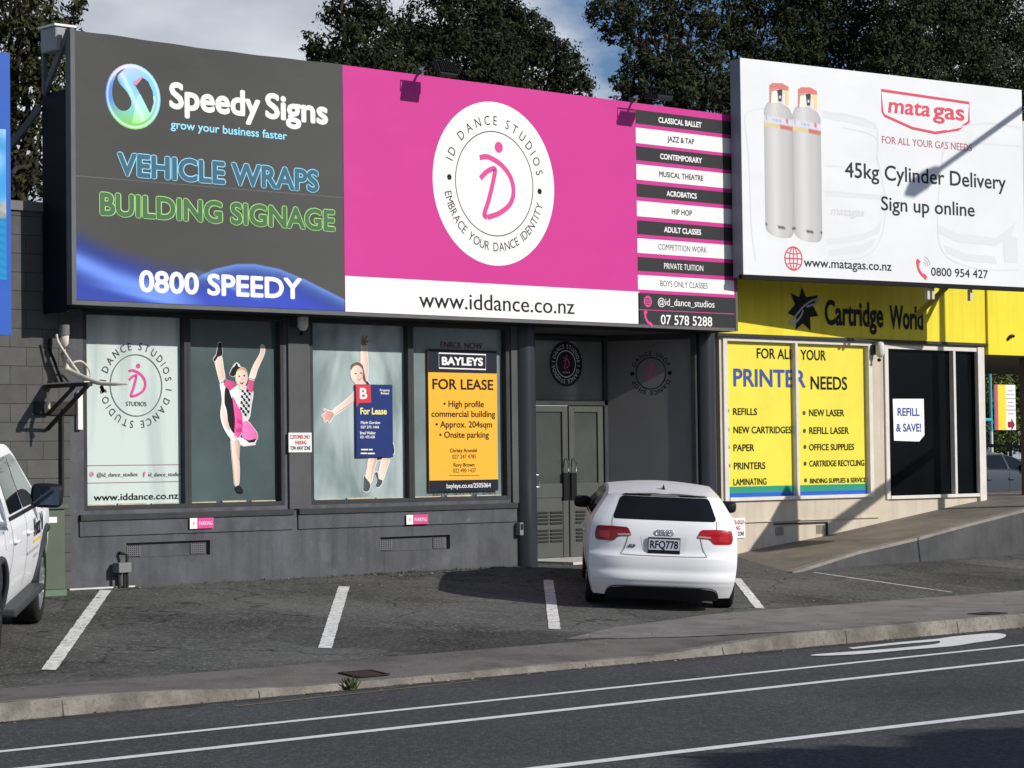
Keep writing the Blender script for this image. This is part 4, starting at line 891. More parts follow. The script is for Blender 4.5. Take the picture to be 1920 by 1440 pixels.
armR = S3([(408, 410), (436, 325), (484, 238), (488, 185), (500, 178), (514, 190), (512, 240), (466, 345), (442, 415)]); legS = S3([(276, 850), (305, 868), (336, 862), (336, 920), (332, 990), (336, 1060), (331, 1165), (303, 1172), (292, 1060), (282, 960)])
slL = [(222, 460), (243, 420), (300, 440), (322, 462), (270, 502)]; slR = [(384, 482), (404, 420), (442, 432), (430, 516), (390, 505)]
bod = S3([(262, 490), (300, 462), (352, 470), (404, 478), (432, 515), (420, 600), (402, 700), (350, 712), (316, 640)]); sk1 = S3([(285, 545), (318, 600), (350, 660), (358, 720), (352, 800), (322, 838), (300, 800), (302, 700)]); sk2 = S3([(366, 722), (398, 722), (432, 765), (462, 808), (458, 850), (410, 860), (366, 842), (356, 780)])
chk = []
for r_ in range(9):
    for c_ in range(4):
        if (r_+c_) % 2 == 0:
            y = 490+r_*21; x = 352+c_*17-(r_*1.6)
            chk.append(([(x, y), (x+15, y+8), (x+13, y+27), (x-2, y+19)], BK))
lay = [(legR, SKIN), (thigh, WH), (S3([(212, 560), (232, 640), (270, 770), (240, 770), (210, 690)]), SKIN), (S3([(236, 480), (268, 498), (300, 640), (302, 800), (262, 748), (245, 640), (230, 585)]), BK), (armR, SKIN), (bod, (.66, .68, .68)), (slL, (.55, .09, .22)), (slR, (.55, .09, .22)),
    ([(196, 440), (236, 408), (243, 420), (205, 455)], WH), ([(203, 448), (240, 414), (242, 418), (206, 453)], BK), ([(402, 405), (446, 416), (442, 432), (400, 420)], WH), ([(401, 411), (445, 422), (444, 426), (401, 415)], BK)] + chk + [([(300, 820), (338, 842), (372, 850), (456, 862), (448, 884), (366, 894), (340, 884)], WH), (sk1, PK_), (sk2, (.74, .18, .42)), ([(368, 840), (400, 856), (456, 842), (442, 868), (402, 872)], BK), ([(316, 690), (350, 720), (356, 744), (318, 730)], (.55, .04, .2)), ([(310, 770), (352, 770), (350, 795), (308, 800)], (.5, .05, .2)),
    (legS, SKIN), (S3([(306, 868), (336, 864), (334, 990), (322, 980)]), SK2), (S3([(306, 1190), (330, 1174), (350, 1195), (362, 1218), (350, 1235), (318, 1222)]), BK), (S3([(150, 282), (174, 240), (184, 172), (196, 160), (208, 172), (213, 246), (182, 262), (162, 292)]), BK),
    (S3([(330, 480), (345, 470), (368, 476), (380, 490), (355, 498)]), SKIN), (ell(350, 405, 42, 68), SKIN), (S3([(310, 380), (322, 346), (350, 334), (380, 346), (394, 385), (376, 362), (350, 354), (326, 364)]), (.52, .36, .18)), (S3([(268, 386), (286, 340), (300, 330), (316, 306), (326, 330), (342, 336), (318, 356), (298, 398)]), BK), (ell(333, 400, 7, 6, 10), (.05, .03, .03)), (ell(368, 396, 7, 6, 10), (.05, .03, .03)), (ell(350, 420, 5, 10, 8), SK2), (S3([(334, 440), (350, 446), (366, 438), (358, 456), (345, 457)]), (.55, .05, .07))]
cutout('dancer_decal', PN, k1, 'cut-out of a high-kicking dancer in pink skirt and checked top on slate glass', .015, lay, [legR, thigh, armR, legS, bod, sk1, sk2, lay[-9][0], lay[-8][0], ell(350, 405, 42, 68), S3([(268, 386), (286, 340), (316, 306), (342, 336), (318, 356), (298, 398)]), [(300, 820), (372, 850), (456, 862), (448, 884), (366, 894), (340, 884)]])
k2 = ck((580, 600), 4.0)
armU = S3([(390, 190), (410, 182), (428, 188), (434, 260), (440, 340), (432, 470), (404, 470), (396, 400), (386, 300)]); armL = S3([(350, 520), (346, 595), (262, 664), (182, 716), (166, 690), (240, 628), (310, 570)]); handL = S3([(172, 690), (140, 680), (112, 668), (108, 678), (126, 694), (94, 714), (100, 730), (118, 728), (108, 752), (118, 764), (140, 748), (146, 772), (160, 752), (182, 716)])
handU = S3([(394, 188), (392, 150), (398, 118), (404, 118), (408, 146), (428, 118), (436, 122), (424, 152), (440, 152), (440, 164), (426, 170), (428, 188)]); lg1 = S3([(452, 1020), (508, 1020), (486, 1120), (460, 1222), (424, 1182), (434, 1110)]); lg2 = S3([(552, 1020), (606, 1020), (576, 1125), (546, 1206), (518, 1165), (530, 1100)]); chest = S3([(345, 500), (400, 465), (450, 480), (520, 700), (632, 940), (600, 1030), (420, 1020), (360, 700)])
s1 = S3([(408, 1168), (424, 1186), (456, 1232), (444, 1282), (408, 1284), (403, 1260)]); s2_ = S3([(490, 1150), (512, 1144), (520, 1190), (548, 1206), (526, 1250), (496, 1246), (508, 1200)])
lay2 = [(armU, SKIN), (handU, (.30, .14, .12)), (chest, (.03, .03, .035)), (armL, SKIN), (S3([(300, 640), (346, 590), (350, 600), (182, 718), (180, 712)]), SK2), (handL, (.62, .34, .30)), (lg1, SKIN), (S3([(490, 1040), (508, 1030), (486, 1120), (462, 1215), (466, 1130)]), SK2), (lg2, SKIN), (s1, (.07, .085, .09)), (s2_, (.07, .085, .09)), (S3([(350, 450), (400, 450), (425, 480), (380, 500), (345, 490)]), SKIN), (ell(360, 395, 50, 78), SKIN), (S3([(312, 380), (318, 335), (360, 314), (398, 340), (412, 400), (424, 470), (400, 440), (398, 372), (364, 340), (330, 350)]), (.16, .10, .08)), (ell(346, 402, 7, 6, 10), (.05, .03, .03)), (ell(386, 398, 7, 6, 10), (.05, .03, .03)), (ell(368, 420, 5, 10, 8), SK2), (S3([(352, 438), (370, 442), (388, 434), (378, 454), (362, 456)]), (.60, .35, .33))]  # raised hand coloured dark, shade put into its skin tone
cutout('dancer_decal', PN, k2, 'cut-out of a leaping dancer with arms flung wide behind the navy lease sign', .016, lay2, [armU, chest, armL, handL, lg1, lg2, s1, s2_, ell(360, 395, 50, 78)])

# --- lease boards on the glass
def board(name, pl, quad, thick, m, label, cat):
    uv = [pl.uv(*p) for p in quad]; u0 = np.mean([uv[0][0], uv[3][0]]); u1 = np.mean([uv[1][0], uv[2][0]]); v1 = np.mean([uv[0][1], uv[1][1]]); v0 = np.mean([uv[2][1], uv[3][1]])
    t = thing(name, pl.P((u0+u1)/2, v0), label, cat); f = MB(); pbox(pl, f, u0, u1, v0, v1, -thick, 0); f.build('panel', m, t, bevel=.002); return t, (u0, u1, v0, v1)
k = ck((580, 600), 4.0); PBs = wallplane(.055)
M_navy = mat('navy_sign_face', (.018, .035, .15), .4, var=.08, vscale=4)
ls, e = board('lease_sign', PBs, [k(345, 480), k(622, 487), k(630, 1030), k(355, 1030)], .012, M_navy, 'navy lease sign with red B tag in front of the leaping dancer', 'sign')
INK_R2 = mat('crimson_print', (.58, .05, .07), .5); INK_Y = mat('pale_yellow_print', (.80, .72, .30), .5)
Flat(PBs, .003).poly([k(346, 481), k(460, 486), k(463, 620), k(374, 622), k(354, 655)]).build('red_tag', INK_R2, ls)
put_text(ls, PBs, 'B', k(378, 592), k(434, 594), 21, INK_W, .03, .005); put_text(ls, PBs, 'For Lease', k(382, 706), k(580, 711), 12.5, INK_Y, .03)
for s, x0, y0, x1, y1, cap in (('Mark Gordon', 385, 779, 530, 781, 5.5), ('027 275 1446', 385, 812, 522, 814, 5), ('Brad Walker', 380, 857, 497, 858, 5.5), ('021 475 638', 380, 887, 490, 888, 5), ('Property', 528, 534, 603, 536, 4.5), ('Brokers', 536, 557, 597, 559, 4.5)):
    put_text(ls, PBs, s, k(x0, y0), k(x1, y1), cap, INK_W, .02)
sp_ = Flat(PBs, .003)
for x0, x1, y in ((388, 440, 972), (446, 474, 972), (385, 432, 1000), (437, 490, 1001)): sp_.poly([k(x0, y-5), k(x1, y-5), k(x1, y+5), k(x0, y+5)])
sp_.build('small_print', INK_W, ls)
k = ck((790, 630), 4.5); PBa = wallplane(.045)
M_or = mat('orange_sign_face', (.82, .42, .045), .4, var=.04, vscale=3)
la, e = board('lease_sign', PBa, [k(52, 105), k(634, 128), k(650, 1312), k(72, 1308)], .012, M_or, 'tall orange and black FOR LEASE sign on the right display window', 'sign')
INK_NB = mat('navy_black_print', (.014, .016, .028), .45); vh = np.mean([PBa.uv(*k(57, 303))[1], PBa.uv(*k(637, 319))[1]]); vb_ = np.mean([PBa.uv(*k(68, 1213))[1], PBa.uv(*k(648, 1216))[1]])
Flat(PBa, .003).poly_uv([(e[0], vh), (e[1], vh), (e[1], e[3]), (e[0], e[3])]).build('header', INK_NB, la); Flat(PBa, .003).poly_uv([(e[0], e[2]), (e[1], e[2]), (e[1], vb_), (e[0], vb_)]).build('footer', INK_NB, la)
Flat(PBa, .005).stroke_uv([PBa.uv(*k(*p)) for p in ((147, 144), (543, 158), (543, 283), (149, 270))], .016, closed=True).build('name_box', INK_W, la)
INK_BR = mat('brown_black_print', (.035, .018, .012), .5)
for s, x0, y0, x1, y1, cap, ink, bo in (('BAYLEYS', 172, 243, 520, 255, 15.5, INK_W, .045), ('FOR LEASE', 93, 447, 607, 458, 19.5, INK_BR, .022), ('• High profile', 187, 597, 527, 603, 12, INK_BR, .016), ('commercial building', 85, 680, 623, 687, 12, INK_BR, .016), ('• Approx. 204sqm', 120, 769, 597, 776, 12, INK_BR, .016), ('• Onsite parking', 152, 858, 570, 861, 12, INK_BR, .016), ('Christy Arundel', 240, 981, 470, 981, 7, INK_BR, .014), ('027 247 4785', 262, 1034, 462, 1034, 7.5, INK_BR, .0), ('Rory Brown', 272, 1102, 448, 1102, 7, INK_BR, .014), ('022 490 1437', 268, 1151, 460, 1151, 7.5, INK_BR, .0), ('bayleys.co.nz/2505064', 212, 1281, 585, 1280, 8.5, INK_W, .012)):
    put_text(la, PBa, s, k(x0, y0), k(x1, y1), cap, ink, bo, .005)
Flat(PBa, .005).poly([k(238, 1174), k(490, 1177), k(490, 1181), k(238, 1178)]).build('small_print', INK_BR, la)
we = thing('window_decal', PN.P(*PN.uv(*k(360, 1372))), 'dark lettering ENROL NOW and dance styles above and below the orange sign', 'window decal')
put_text(we, PN, 'ENROL NOW', k(162, 101), k(515, 105), 11, mat('plum_vinyl', (.09, .045, .065), .5), .01, .003); put_text(we, PN, 'BALLET - JAZZ - TAP - ACRO', k(97, 1362), k(627, 1355), 8.5, INK_V, .008, .003)
# --- white parking notices and small pink plates
INK_R3 = mat('dull_red_print', (.45, .04, .06), .5); M_wsign = mat('white_sign_enamel', (.78, .77, .75), .4, var=.05, vscale=8)
def park_notice(pl, q, lab, k):
    t, e = board('parking_notice', pl, q, .012, M_wsign, lab, 'sign'); u0, u1, v0, v1 = e
    for i, (s, ink, a, c) in enumerate((('CUSTOMER ONLY', INK_R3, .06, .94), ('PARKING', INK_R3, .27, .77), ('TOW AWAY ZONE', INK_K, .06, .94))):
        v, f = glyphs(s, .03); x0, x1 = v[:, 0].min(), v[:, 0].max(); W_ = (u1-u0)*(c-a); vb = v1-(v1-v0)*(.31+.285*i); h = (v1-v0)*.19
        link_mesh('lettering', [pl.P(u0+(u1-u0)*a+(p-x0)/(x1-x0)*W_, vb+w/CAPH*h, .003+e_) for p, w, e_ in v], f, ink, t)
k = ck((520, 580), 2.667); Pp = wallplane(-.045); park_notice(Pp, [k(57, 617), k(172, 617), k(172, 715), k(57, 715)], 'white parking notice with red lettering on the pier between display windows', k)
k = ck((960, 580), 2.483); Pq = wallplane(-.02); park_notice(Pq, [k(980, 972), k(1086, 972), k(1086, 1066), k(980, 1066)], 'white parking notice low on the cream wall behind the white hatchback', k)
Pl = wallplane(-.045)
for q, lab in ((((356, 971), (401, 971), (401, 991), (356, 991)), 'small pink and white PARKING plate on the sill panel below the kicking dancer'), (((762, 965), (803, 965), (803, 983), (762, 983)), 'small pink and white PARKING plate on the sill panel left of orange sign')):
    t, e = board('parking_plate', Pl, q, .008, INK_P, lab, 'sign', ); t['group'] = 'small pink parking plates'; u0, u1, v0, v1 = e; w = u1-u0
    Flat(Pl, .003).poly_uv([(u0, v0), (u0+w*.3, v0), (u0+w*.3, v1), (u0, v1)]).build('white_end', M_wsign, t)
    v, f = text_geo('PARKING', .02); x0, x1 = v[:, 0].min(), v[:, 0].max()
    link_mesh('lettering', [Pl.P(u0+w*(.38+.55*(a-x0)/(x1-x0)), v0+(v1-v0)*(.32+.36*c/CAPH), .003) for a, c in v], f, INK_W, t)
    id_logo(t, Pl, (u0+w*.15, (v0+v1)/2), w*.13, INK_P, .004, .1)

# ================================================================== VEHICLES
def herm(xs, ys):                                 # smooth monotone curve through points
    xs = np.array(xs, float); ys = np.array(ys, float); h = np.diff(xs); d = np.diff(ys)/h; m = np.zeros(len(xs)); m[0] = d[0]; m[-1] = d[-1]
    for i in range(1, len(xs)-1): m[i] = 0 if d[i-1]*d[i] <= 0 else 2*d[i-1]*d[i]/(d[i-1]+d[i])
    def f(x):
        if x <= xs[0]: return ys[0]
        if x >= xs[-1]: return ys[-1]
        i = int(np.searchsorted(xs, x))-1; i = max(0, min(i, len(h)-1)); t = (x-xs[i])/h[i]
        return (1+2*t)*(1-t)**2*ys[i]+t*(1-t)**2*h[i]*m[i]+t*t*(3-2*t)*ys[i+1]+t*t*(t-1)*h[i]*m[i+1]
    return f
class Shell:                                      # car body skin: local x forward, y left, z up
    def __init__(s, zb, zt, hw, taper, xr, xf, kr=.16, kf=.25, pr=3.0, crown=.05):
        s.zb = zb; s.zt = herm(*zip(*zt)); s._hw = herm(*zip(*hw)); s._tp = herm(*zip(*taper)); s._xr = herm(*zip(*xr)); s._xf = herm(*zip(*xf)); s.kr = kr; s.kf = kf; s.pr = pr; s.crown = crown
    def hw(s, x, z): return s._hw(z)*s._tp(x)
    def XR(s, z, b): return s._xr(z)+s.kr*abs(b)**s.pr
    def XF(s, z, b): return s._xf(z)-s.kf*abs(b)**s.pr
    def pt(s, a, b, c):
        t = (c+1)/2; q = (a+1)/2; z = s.zb+t*1.0
        for _ in range(14):
            x = s.XR(z, b)*(1-q)+s.XF(z, b)*q; zn = s.zb+(s.zt(x)-s.crown*b*b*t-s.zb)*t; z = .5*z+.5*zn
        return (x, b*s.hw(x, z), z)
    def mesh(s, A, B, Cc):
        V = {}; verts = []; faces = []
        def vid(i, j, k):
            if (i, j, k) not in V: V[(i, j, k)] = len(verts); verts.append(s.pt(A[i], B[j], Cc[k]))
            return V[(i, j, k)]
        na, nb, nc = len(A)-1, len(B)-1, len(Cc)-1
        for i in range(na):
            for k in range(nc):
                faces.append((vid(i, nb, k), vid(i, nb, k+1), vid(i+1, nb, k+1), vid(i+1, nb, k))); faces.append((vid(i, 0, k), vid(i+1, 0, k), vid(i+1, 0, k+1), vid(i, 0, k+1)))
            for j in range(nb):
                faces.append((vid(i, j, nc), vid(i+1, j, nc), vid(i+1, j+1, nc), vid(i, j+1, nc))); faces.append((vid(i, j, 0), vid(i, j+1, 0), vid(i+1, j+1, 0), vid(i+1, j, 0)))
        for j in range(nb):
            for k in range(nc):
                faces.append((vid(0, j, k), vid(0, j, k+1), vid(0, j+1, k+1), vid(0, j+1, k))); faces.append((vid(na, j, k), vid(na, j+1, k), vid(na, j+1, k+1), vid(na, j, k+1)))
        return verts, faces
    def rear(s, off): return lambda y, z: s._rp(y, z, off)
    def _rp(s, y, z, off):
        x = s._xr(z)
        for _ in range(8): x = s.XR(z, min(1, abs(y)/s.hw(x, z)))
        return (x-off, y, z)
    def side(s, sg, off): return lambda x, z: (x, sg*(s.hw(x, z)+off), z)
def patch(name, poly, proj, m, parent, step=.05, label=None):
    P = []
    for i in range(len(poly)):
        a = np.array(poly[i], float); c = np.array(poly[(i+1) % len(poly)], float); n = max(1, int(np.linalg.norm(c-a)/step)); P += [tuple(a+(c-a)*k/n) for k in range(n)]
    xs = [p[0] for p in P]; ys = [p[1] for p in P]; pts = [Vector(p) for p in P]
    for x in np.arange(min(xs)+step/2, max(xs), step):
        for y in np.arange(min(ys)+step/2, max(ys), step):
            if pip(x, y, P): pts.append(Vector((x, y)))
    r = delaunay_2d_cdt(pts, [], [list(range(len(P)))], 1, 1e-5)
    return link_mesh(name, [proj(v[0], v[1]) for v in r[0]], [tuple(f) for f in r[2]], m, parent, smooth=True, local=True, label=label)
def rline(name, pts, proj, w, m, parent):          # thin seam or moulding following the skin
    pts = smooth_path(pts, 6); V = []; Fc = []
    for i, p in enumerate(pts):
        a = pts[max(i-1, 0)]; c = pts[min(i+1, len(pts)-1)]; d = (c-a)/(np.linalg.norm(c-a)+1e-9); n = np.array([-d[1], d[0]])*w/2
        V += [proj(*(p+n)), proj(*(p-n))]
        if i: k = 2*i; Fc.append((k-2, k-1, k+1, k))
    return link_mesh(name, V, Fc, m, parent, local=True)
def rounded(poly, r=.03, n=4):
    out = []; m = len(poly)
    for i in range(m):
        p = np.array(poly[i], float); a = np.array(poly[i-1], float); c = np.array(poly[(i+1) % m], float); da = (a-p)/np.linalg.norm(a-p); dc = (c-p)/np.linalg.norm(c-p); rr = min(r, .45*np.linalg.norm(a-p), .45*np.linalg.norm(c-p)); s, e = p+da*rr, p+dc*rr
        for k in range(n+1): t = k/n; out.append(tuple((1-t)**2*s+2*t*(1-t)*p+t*t*e))
    return out
M_wpaint = mat('white_car_paint', (.76, .775, .80), .4, coat=.3, spec=.3)
M_glassK = mat('dark_car_glass', (.008, .009, .011), .05, spec=.28)
M_trim = mat('black_car_trim', (.016, .016, .018), .5)
M_tyre = mat('tyre_rubber', (.022, .022, .023), .85, bump=.2, bscale=60)
M_alloy = mat('alloy_silver', (.45, .46, .48), .3, metal=.9)
M_red = mat('red_lamp_lens', (.36, .006, .012), .2, coat=.25, spec=.3)
M_red_shade = mat('shaded_red_lamp_lens', (.20, .005, .010), .2, coat=.25, spec=.3)  # left tail lamp: its shade put into a darker red
M_clear = mat('clear_lamp_lens', (.42, .25, .25), .12, coat=1)
M_chrome = mat('chrome', (.62, .63, .65), .18, metal=1)
M_seam = mat('panel_gap', (.03, .03, .033), .7)
M_seam2 = mat('soft_panel_gap', (.22, .225, .235), .6)
def wheel(parent, x, y, r, w, rr, spokes=5, m_rim=None, double=True):
    s = 1 if y > 0 else -1; h = w/2
    t = MB().lathe([(rr, -h), (r-.03, -h), (r-.006, -h+.02), (r, -h+.05), (r, h-.05), (r-.006, h-.02), (r-.03, h), (rr, h), (rr-.012, h-.02), (rr-.012, -h), (rr, -h)], axis='y', n=36)
    wh = t.build('wheel', M_tyre, parent, smooth=True, local=True); wh.location = (x, y, r)
    rim = MB(); rim.lathe([(rr-.002, h*.9), (rr-.03, h*.95), (rr-.045, h*.6), (rr-.05, -h*.5), (.0, -h*.5)], axis='y', n=36)
    for i in range(spokes):
        for dlt in ((-.16, .16) if double else (0,)):
            a = 2*math.pi*i/spokes+dlt+.3; a2 = 2*math.pi*i/spokes+.3+dlt*.5
            p0 = (math.cos(a2)*.05, h*.62, math.sin(a2)*.05); p1 = (math.cos(a)*(rr-.02), h*.86, math.sin(a)*(rr-.02)); rim.obox(p0, p1, .03 if double else .055, .03, up=(0, 1, 0))
    rim.lathe([(0, h*.72), (.05, h*.7), (.065, h*.5)], axis='y', n=16)
    ro = rim.build('rim', m_rim or M_alloy, wh, smooth=False, local=True)
    dk = MB().lathe([(0, 0), (rr-.05, 0)], axis='y', n=28).build('brake_disc', M_trim, wh, local=True)
    if s < 0: wh.scale = (1, -1, 1)
    return wh
def arch_cut(o, spots, r):
    cut = MB()
    for x, z in spots: cut.lathe([(0, -2), (r, -2), (r, 2), (0, 2)], (x, 0, z), 'y', 40)
    me = bpy.data.meshes.new('c'); me.from_pydata(cut.v, [], cut.f); c = bpy.data.objects.new('arch_cutter', me); COL.objects.link(c)
    bm = bmesh.new(); bm.from_mesh(me); bmesh.ops.remove_doubles(bm, verts=bm.verts, dist=1e-5); bmesh.ops.recalc_face_normals(bm, faces=bm.faces); bm.to_mesh(me); bm.free()
    bm = bmesh.new(); bm.from_mesh(o.data); bmesh.ops.remove_doubles(bm, verts=bm.verts, dist=1e-6); bmesh.ops.recalc_face_normals(bm, faces=bm.faces); bm.to_mesh(o.data); bm.free()
    md = o.modifiers.new('b', 'BOOLEAN'); md.object = c; md.operation = 'DIFFERENCE'; md.solver = 'EXACT'
    bpy.context.view_layer.update(); n = bpy.data.meshes.new_from_object(o.evaluated_get(bpy.context.evaluated_depsgraph_get())); o.modifiers.clear(); old = o.data; o.data = n
    bpy.data.objects.remove(c)
    try: n.set_sharp_from_angle(angle=R(32))
    except Exception: pass
def place_on_ground(t, c, heading, sc=1.0):                # c = x,y of the car's middle; follow the fall of the car park
    f = Vector((math.sin(heading), math.cos(heading), 0)); sl = .0776
    fw = Vector((f.x, f.y, f.y*sl)).normalized(); rt0 = Vector((f.y, -f.x, -f.x*sl)).normalized(); up = rt0.cross(fw).normalized(); lf = up.cross(fw)
    t.matrix_world = Matrix([[fw[i]*sc, lf[i]*sc, up[i]*sc, (c[0], c[1], gz(c[1]))[i]] for i in range(3)]+[[0, 0, 0, 1]])
LIN = lambda a, c, n: list(np.linspace(a, c, n))
def hatchback(name, label, cat, centre, heading, paint, plate=None, rings=False, group=None, sc=1.0):
    t = thing(name, (0, 0, 0), label, cat, group)
    sh = Shell(.17, [(-2.3, 1.352), (-1.66, 1.357), (-1.2, 1.378), (-.6, 1.392), (.0, 1.385), (.35, 1.345), (.75, 1.22), (1.12, 1.0), (1.25, .955), (1.7, .88), (2.0, .78), (2.15, .66)],
        [(.15, .80), (.25, .835), (.4, .868), (.58, .882), (.78, .878), (.95, .862), (1.05, .828), (1.15, .766), (1.32, .645), (1.37, .59), (1.41, .50)], [(-2.16, .945), (-1.9, .975), (-1.4, 1.0), (.9, 1.0), (1.5, .985), (2.15, .86)],
        [(.13, -2.00), (.2, -2.05), (.28, -2.10), (.325, -2.128), (.345, -2.135), (.375, -2.152), (.435, -2.152), (.46, -2.132), (.56, -2.140), (.632, -2.135), (.655, -2.112), (.70, -2.085), (.80, -2.08), (.90, -2.07), (1.0, -2.04), (1.06, -2.005), (1.12, -1.965), (1.315, -1.815), (1.328, -1.81), (1.352, -1.835), (1.368, -1.72), (1.42, -1.5)],
        [(.15, 1.98), (.3, 2.10), (.5, 2.145), (.65, 2.12), (.75, 2.02), (.85, 1.85), (1.0, 1.2), (1.4, .9)], kr=.17, pr=4.2)
    A = LIN(-1, -.93, 8)[:-1]+LIN(-.93, -.6, 10)[:-1]+LIN(-.6, .6, 22)[:-1]+LIN(.6, 1, 12); B = LIN(-1, -.86, 7)[:-1]+LIN(-.86, .86, 20)[:-1]+LIN(.86, 1, 7); Cz = LIN(-1, -.62, 16)[:-1]+LIN(-.62, .86, 34)[:-1]+LIN(.86, 1, 8)
    v, f = sh.mesh(A, B, Cz); body = link_mesh('body', v, f, paint, t, smooth=True, local=True)
    r = .318; ax = (-1.30, 1.275); arch_cut(body, [(x, r+.005) for x in ax], .352)
    MB().box(-1.72, 1.7, -.70, .70, .18, .62).build('underbody', M_black, t, local=True)
    for x in ax:
        for y in (.755, -.755): wheel(t, x, y, r, .225, .235)
    rp = sh.rear(.004)
    patch('rear_window', rounded([(-.575, 1.052), (.575, 1.052), (.595, 1.075), (.51, 1.308), (-.51, 1.308), (-.595, 1.075)], .05), rp, M_glassK, t)
    patch('roof_spoiler_lip', rounded([(-.51, 1.313), (.51, 1.313), (.46, 1.334), (-.46, 1.334)], .008), rp, M_trim, t, .04)
    patch('brake_light', rounded([(-.17, 1.318), (.17, 1.318), (.16, 1.332), (-.16, 1.332)], .005), sh.rear(.008), mat('smoked_lens', (.20, .19, .20), .2, coat=1), t, .03)
    for s in (1, -1):
        tl = patch('tail_light', rounded([(s*.372, .865), (s*.53, .855), (s*.575, .798), (s*.785, .798), (s*.80, .86), (s*.78, .962), (s*.60, .968), (s*.42, .962)], .03), sh.rear(.007), M_red if s < 0 else M_red_shade, t, .03)
        patch('lens_band', rounded([(s*.385, .872), (s*.535, .865), (s*.54, .884), (s*.39, .893)], .006), sh.rear(.011), M_clear, tl, .03)
        patch('lens_glow', rounded([(s*.62, .828), (s*.745, .826), (s*.752, .905), (s*.63, .907)], .03), sh.rear(.011), mat('bright_red_lens', (.46, .012, .02), .2, coat=.25, spec=.3), tl, .03)
    # tailgate shut-lines, bumper creases, lower grille
    rline('tailgate_seam', [(.415, .865), (.43, .80), (.455, .72), (.49, .665), (.44, .652), (0, .648), (-.44, .652), (-.49, .665), (-.455, .72), (-.43, .80), (-.415, .865)], sh.rear(.0035), .010, M_seam2, t)
    for s in (1, -1): rline('tailgate_seam', [(s*.60, 1.06), (s*.605, 1.0), (s*.60, .965)], sh.rear(.0035), .007, M_seam2, t)
    patch('diffuser', rounded([(-.66, .135), (.66, .135), (.655, .20), (.60, .265), (.40, .287), (-.40, .287), (-.60, .265), (-.655, .20)], .04), rp, M_trim, t)
    rline('diffuser_edge', [(-.65, .20), (-.595, .272), (-.40, .292), (.40, .292), (.595, .272), (.65, .20)], sh.rear(.012), .014, mat('satin_grey_trim', (.10, .10, .11), .3), t)
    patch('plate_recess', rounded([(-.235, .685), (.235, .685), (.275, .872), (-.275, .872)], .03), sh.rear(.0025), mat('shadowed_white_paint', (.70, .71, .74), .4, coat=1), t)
    MB().box(-2.105, -2.085, -.185, .185, .675, .860).build('plate_frame', M_trim, t, local=True, bevel=.004)
    if plate:
        pl = MB().box(-2.111, -2.106, -.178, .178, .717, .842).build('number_plate', mat('white_plate', (.50, .53, .60), .4), t, local=True)
        vv, ff = glyphs(plate, .02); x0, x1 = vv[:, 0].min(), vv[:, 0].max()
        link_mesh('lettering', [(-2.1125-e*.5, .160-.320*(a-x0)/(x1-x0), .737+b/CAPH*.085) for a, b, e in vv], ff, mat('plate_ink', (.012, .014, .03), .5), pl, local=True)
        vv, ff = glyphs('S3', .05, .2); x0, x1 = vv[:, 0].min(), vv[:, 0].max()
        link_mesh('badge', [sh.rear(.008+e)(.415-.085*(a-x0)/(x1-x0), .735+b/CAPH*.032) for a, b, e in vv], ff, M_trim, t, local=True)
    if rings:
        e = MB()
        for i in range(4):
            cy = .0555*(1.5-i)*.86; e.tube([(-2.066-.010, cy+.0325*math.cos(a), .912+.031*math.sin(a)) for a in np.linspace(0, 2*math.pi, 25)], .0062, 6, caps=False)
        e.build('emblem', M_chrome, t, smooth=True, local=True)
    an = MB(); an.add([(-1.42, -.022, 1.365), (-1.42, .022, 1.365), (-1.26, .012, 1.372), (-1.26, -.012, 1.372), (-1.40, 0, 1.432)], [(0, 1, 4), (1, 2, 4), (2, 3, 4), (3, 0, 4)]); an.build('aerial_fin', M_trim, t, local=True)
    for s in (1, -1):
        sp = sh.side(s, .004); nm = 'side_window'
        for poly in ([(-1.30, 1.055), (-.72, 1.03), (-.70, 1.305), (-.95, 1.30), (-1.2, 1.22)], [(-.66, 1.03), (.08, 1.015), (.08, 1.315), (-.64, 1.31)], [(.14, 1.015), (.98, .99), (.92, 1.04), (.50, 1.25), (.14, 1.315)]):
            patch('side_window', rounded(poly, .04), sp, M_glassK, t, .08)
        rline('window_trim', [(-1.36, 1.04), (-.7, 1.015), (.98, .98)], sh.side(s, .006), .018, M_chrome if rings else M_trim, t)
        for xs_ in ([(-.69, .94), (-.70, .7), (-.80, .55), (-.95, .45)], [(.11, .94), (.12, .6), (.12, .30)], [(.99, .93), (1.02, .7), (.98, .45)]): rline('door_seam', xs_, sh.side(s, .003), .009, M_seam, t)
        rline('bumper_seam', [(-1.66, .56), (-1.80, .60), (-1.88, .72)], sh.side(s, .003), .008, M_seam2, t)
        rline('sill_seam', [(-.93, .24), (.9, .24)], sh.side(s, .003), .01, M_seam2, t)
        for x in (-.55, .27):
            h = MB(); h.tube([(x, s*(sh.hw(x, .80)+.005), .80), (x-.03, s*(sh.hw(x, .80)+.03), .80), (x-.17, s*(sh.hw(x, .80)+.03), .803), (x-.2, s*(sh.hw(x, .8)+.005), .803)], .014); h.build('door_handle', paint, t, smooth=True, local=True)
        mir = MB(); cx, cy, cz = .62, s*.915, 1.05; prof = [(-.105, .02), (-.10, .9), (-.06, 1.0), (.0, .96), (.06, .72), (.10, .3), (.11, .02)]; n = 20; vv = []; ff = []
        for (dx, k_) in prof:
            for q in range(n): a = 2*math.pi*q/n; ca, sa = math.cos(a), math.sin(a); vv.append((cx+dx*.8, cy+.105*k_*math.copysign(abs(ca)**.6, ca), cz+.075*k_*math.copysign(abs(sa)**.6, sa)))
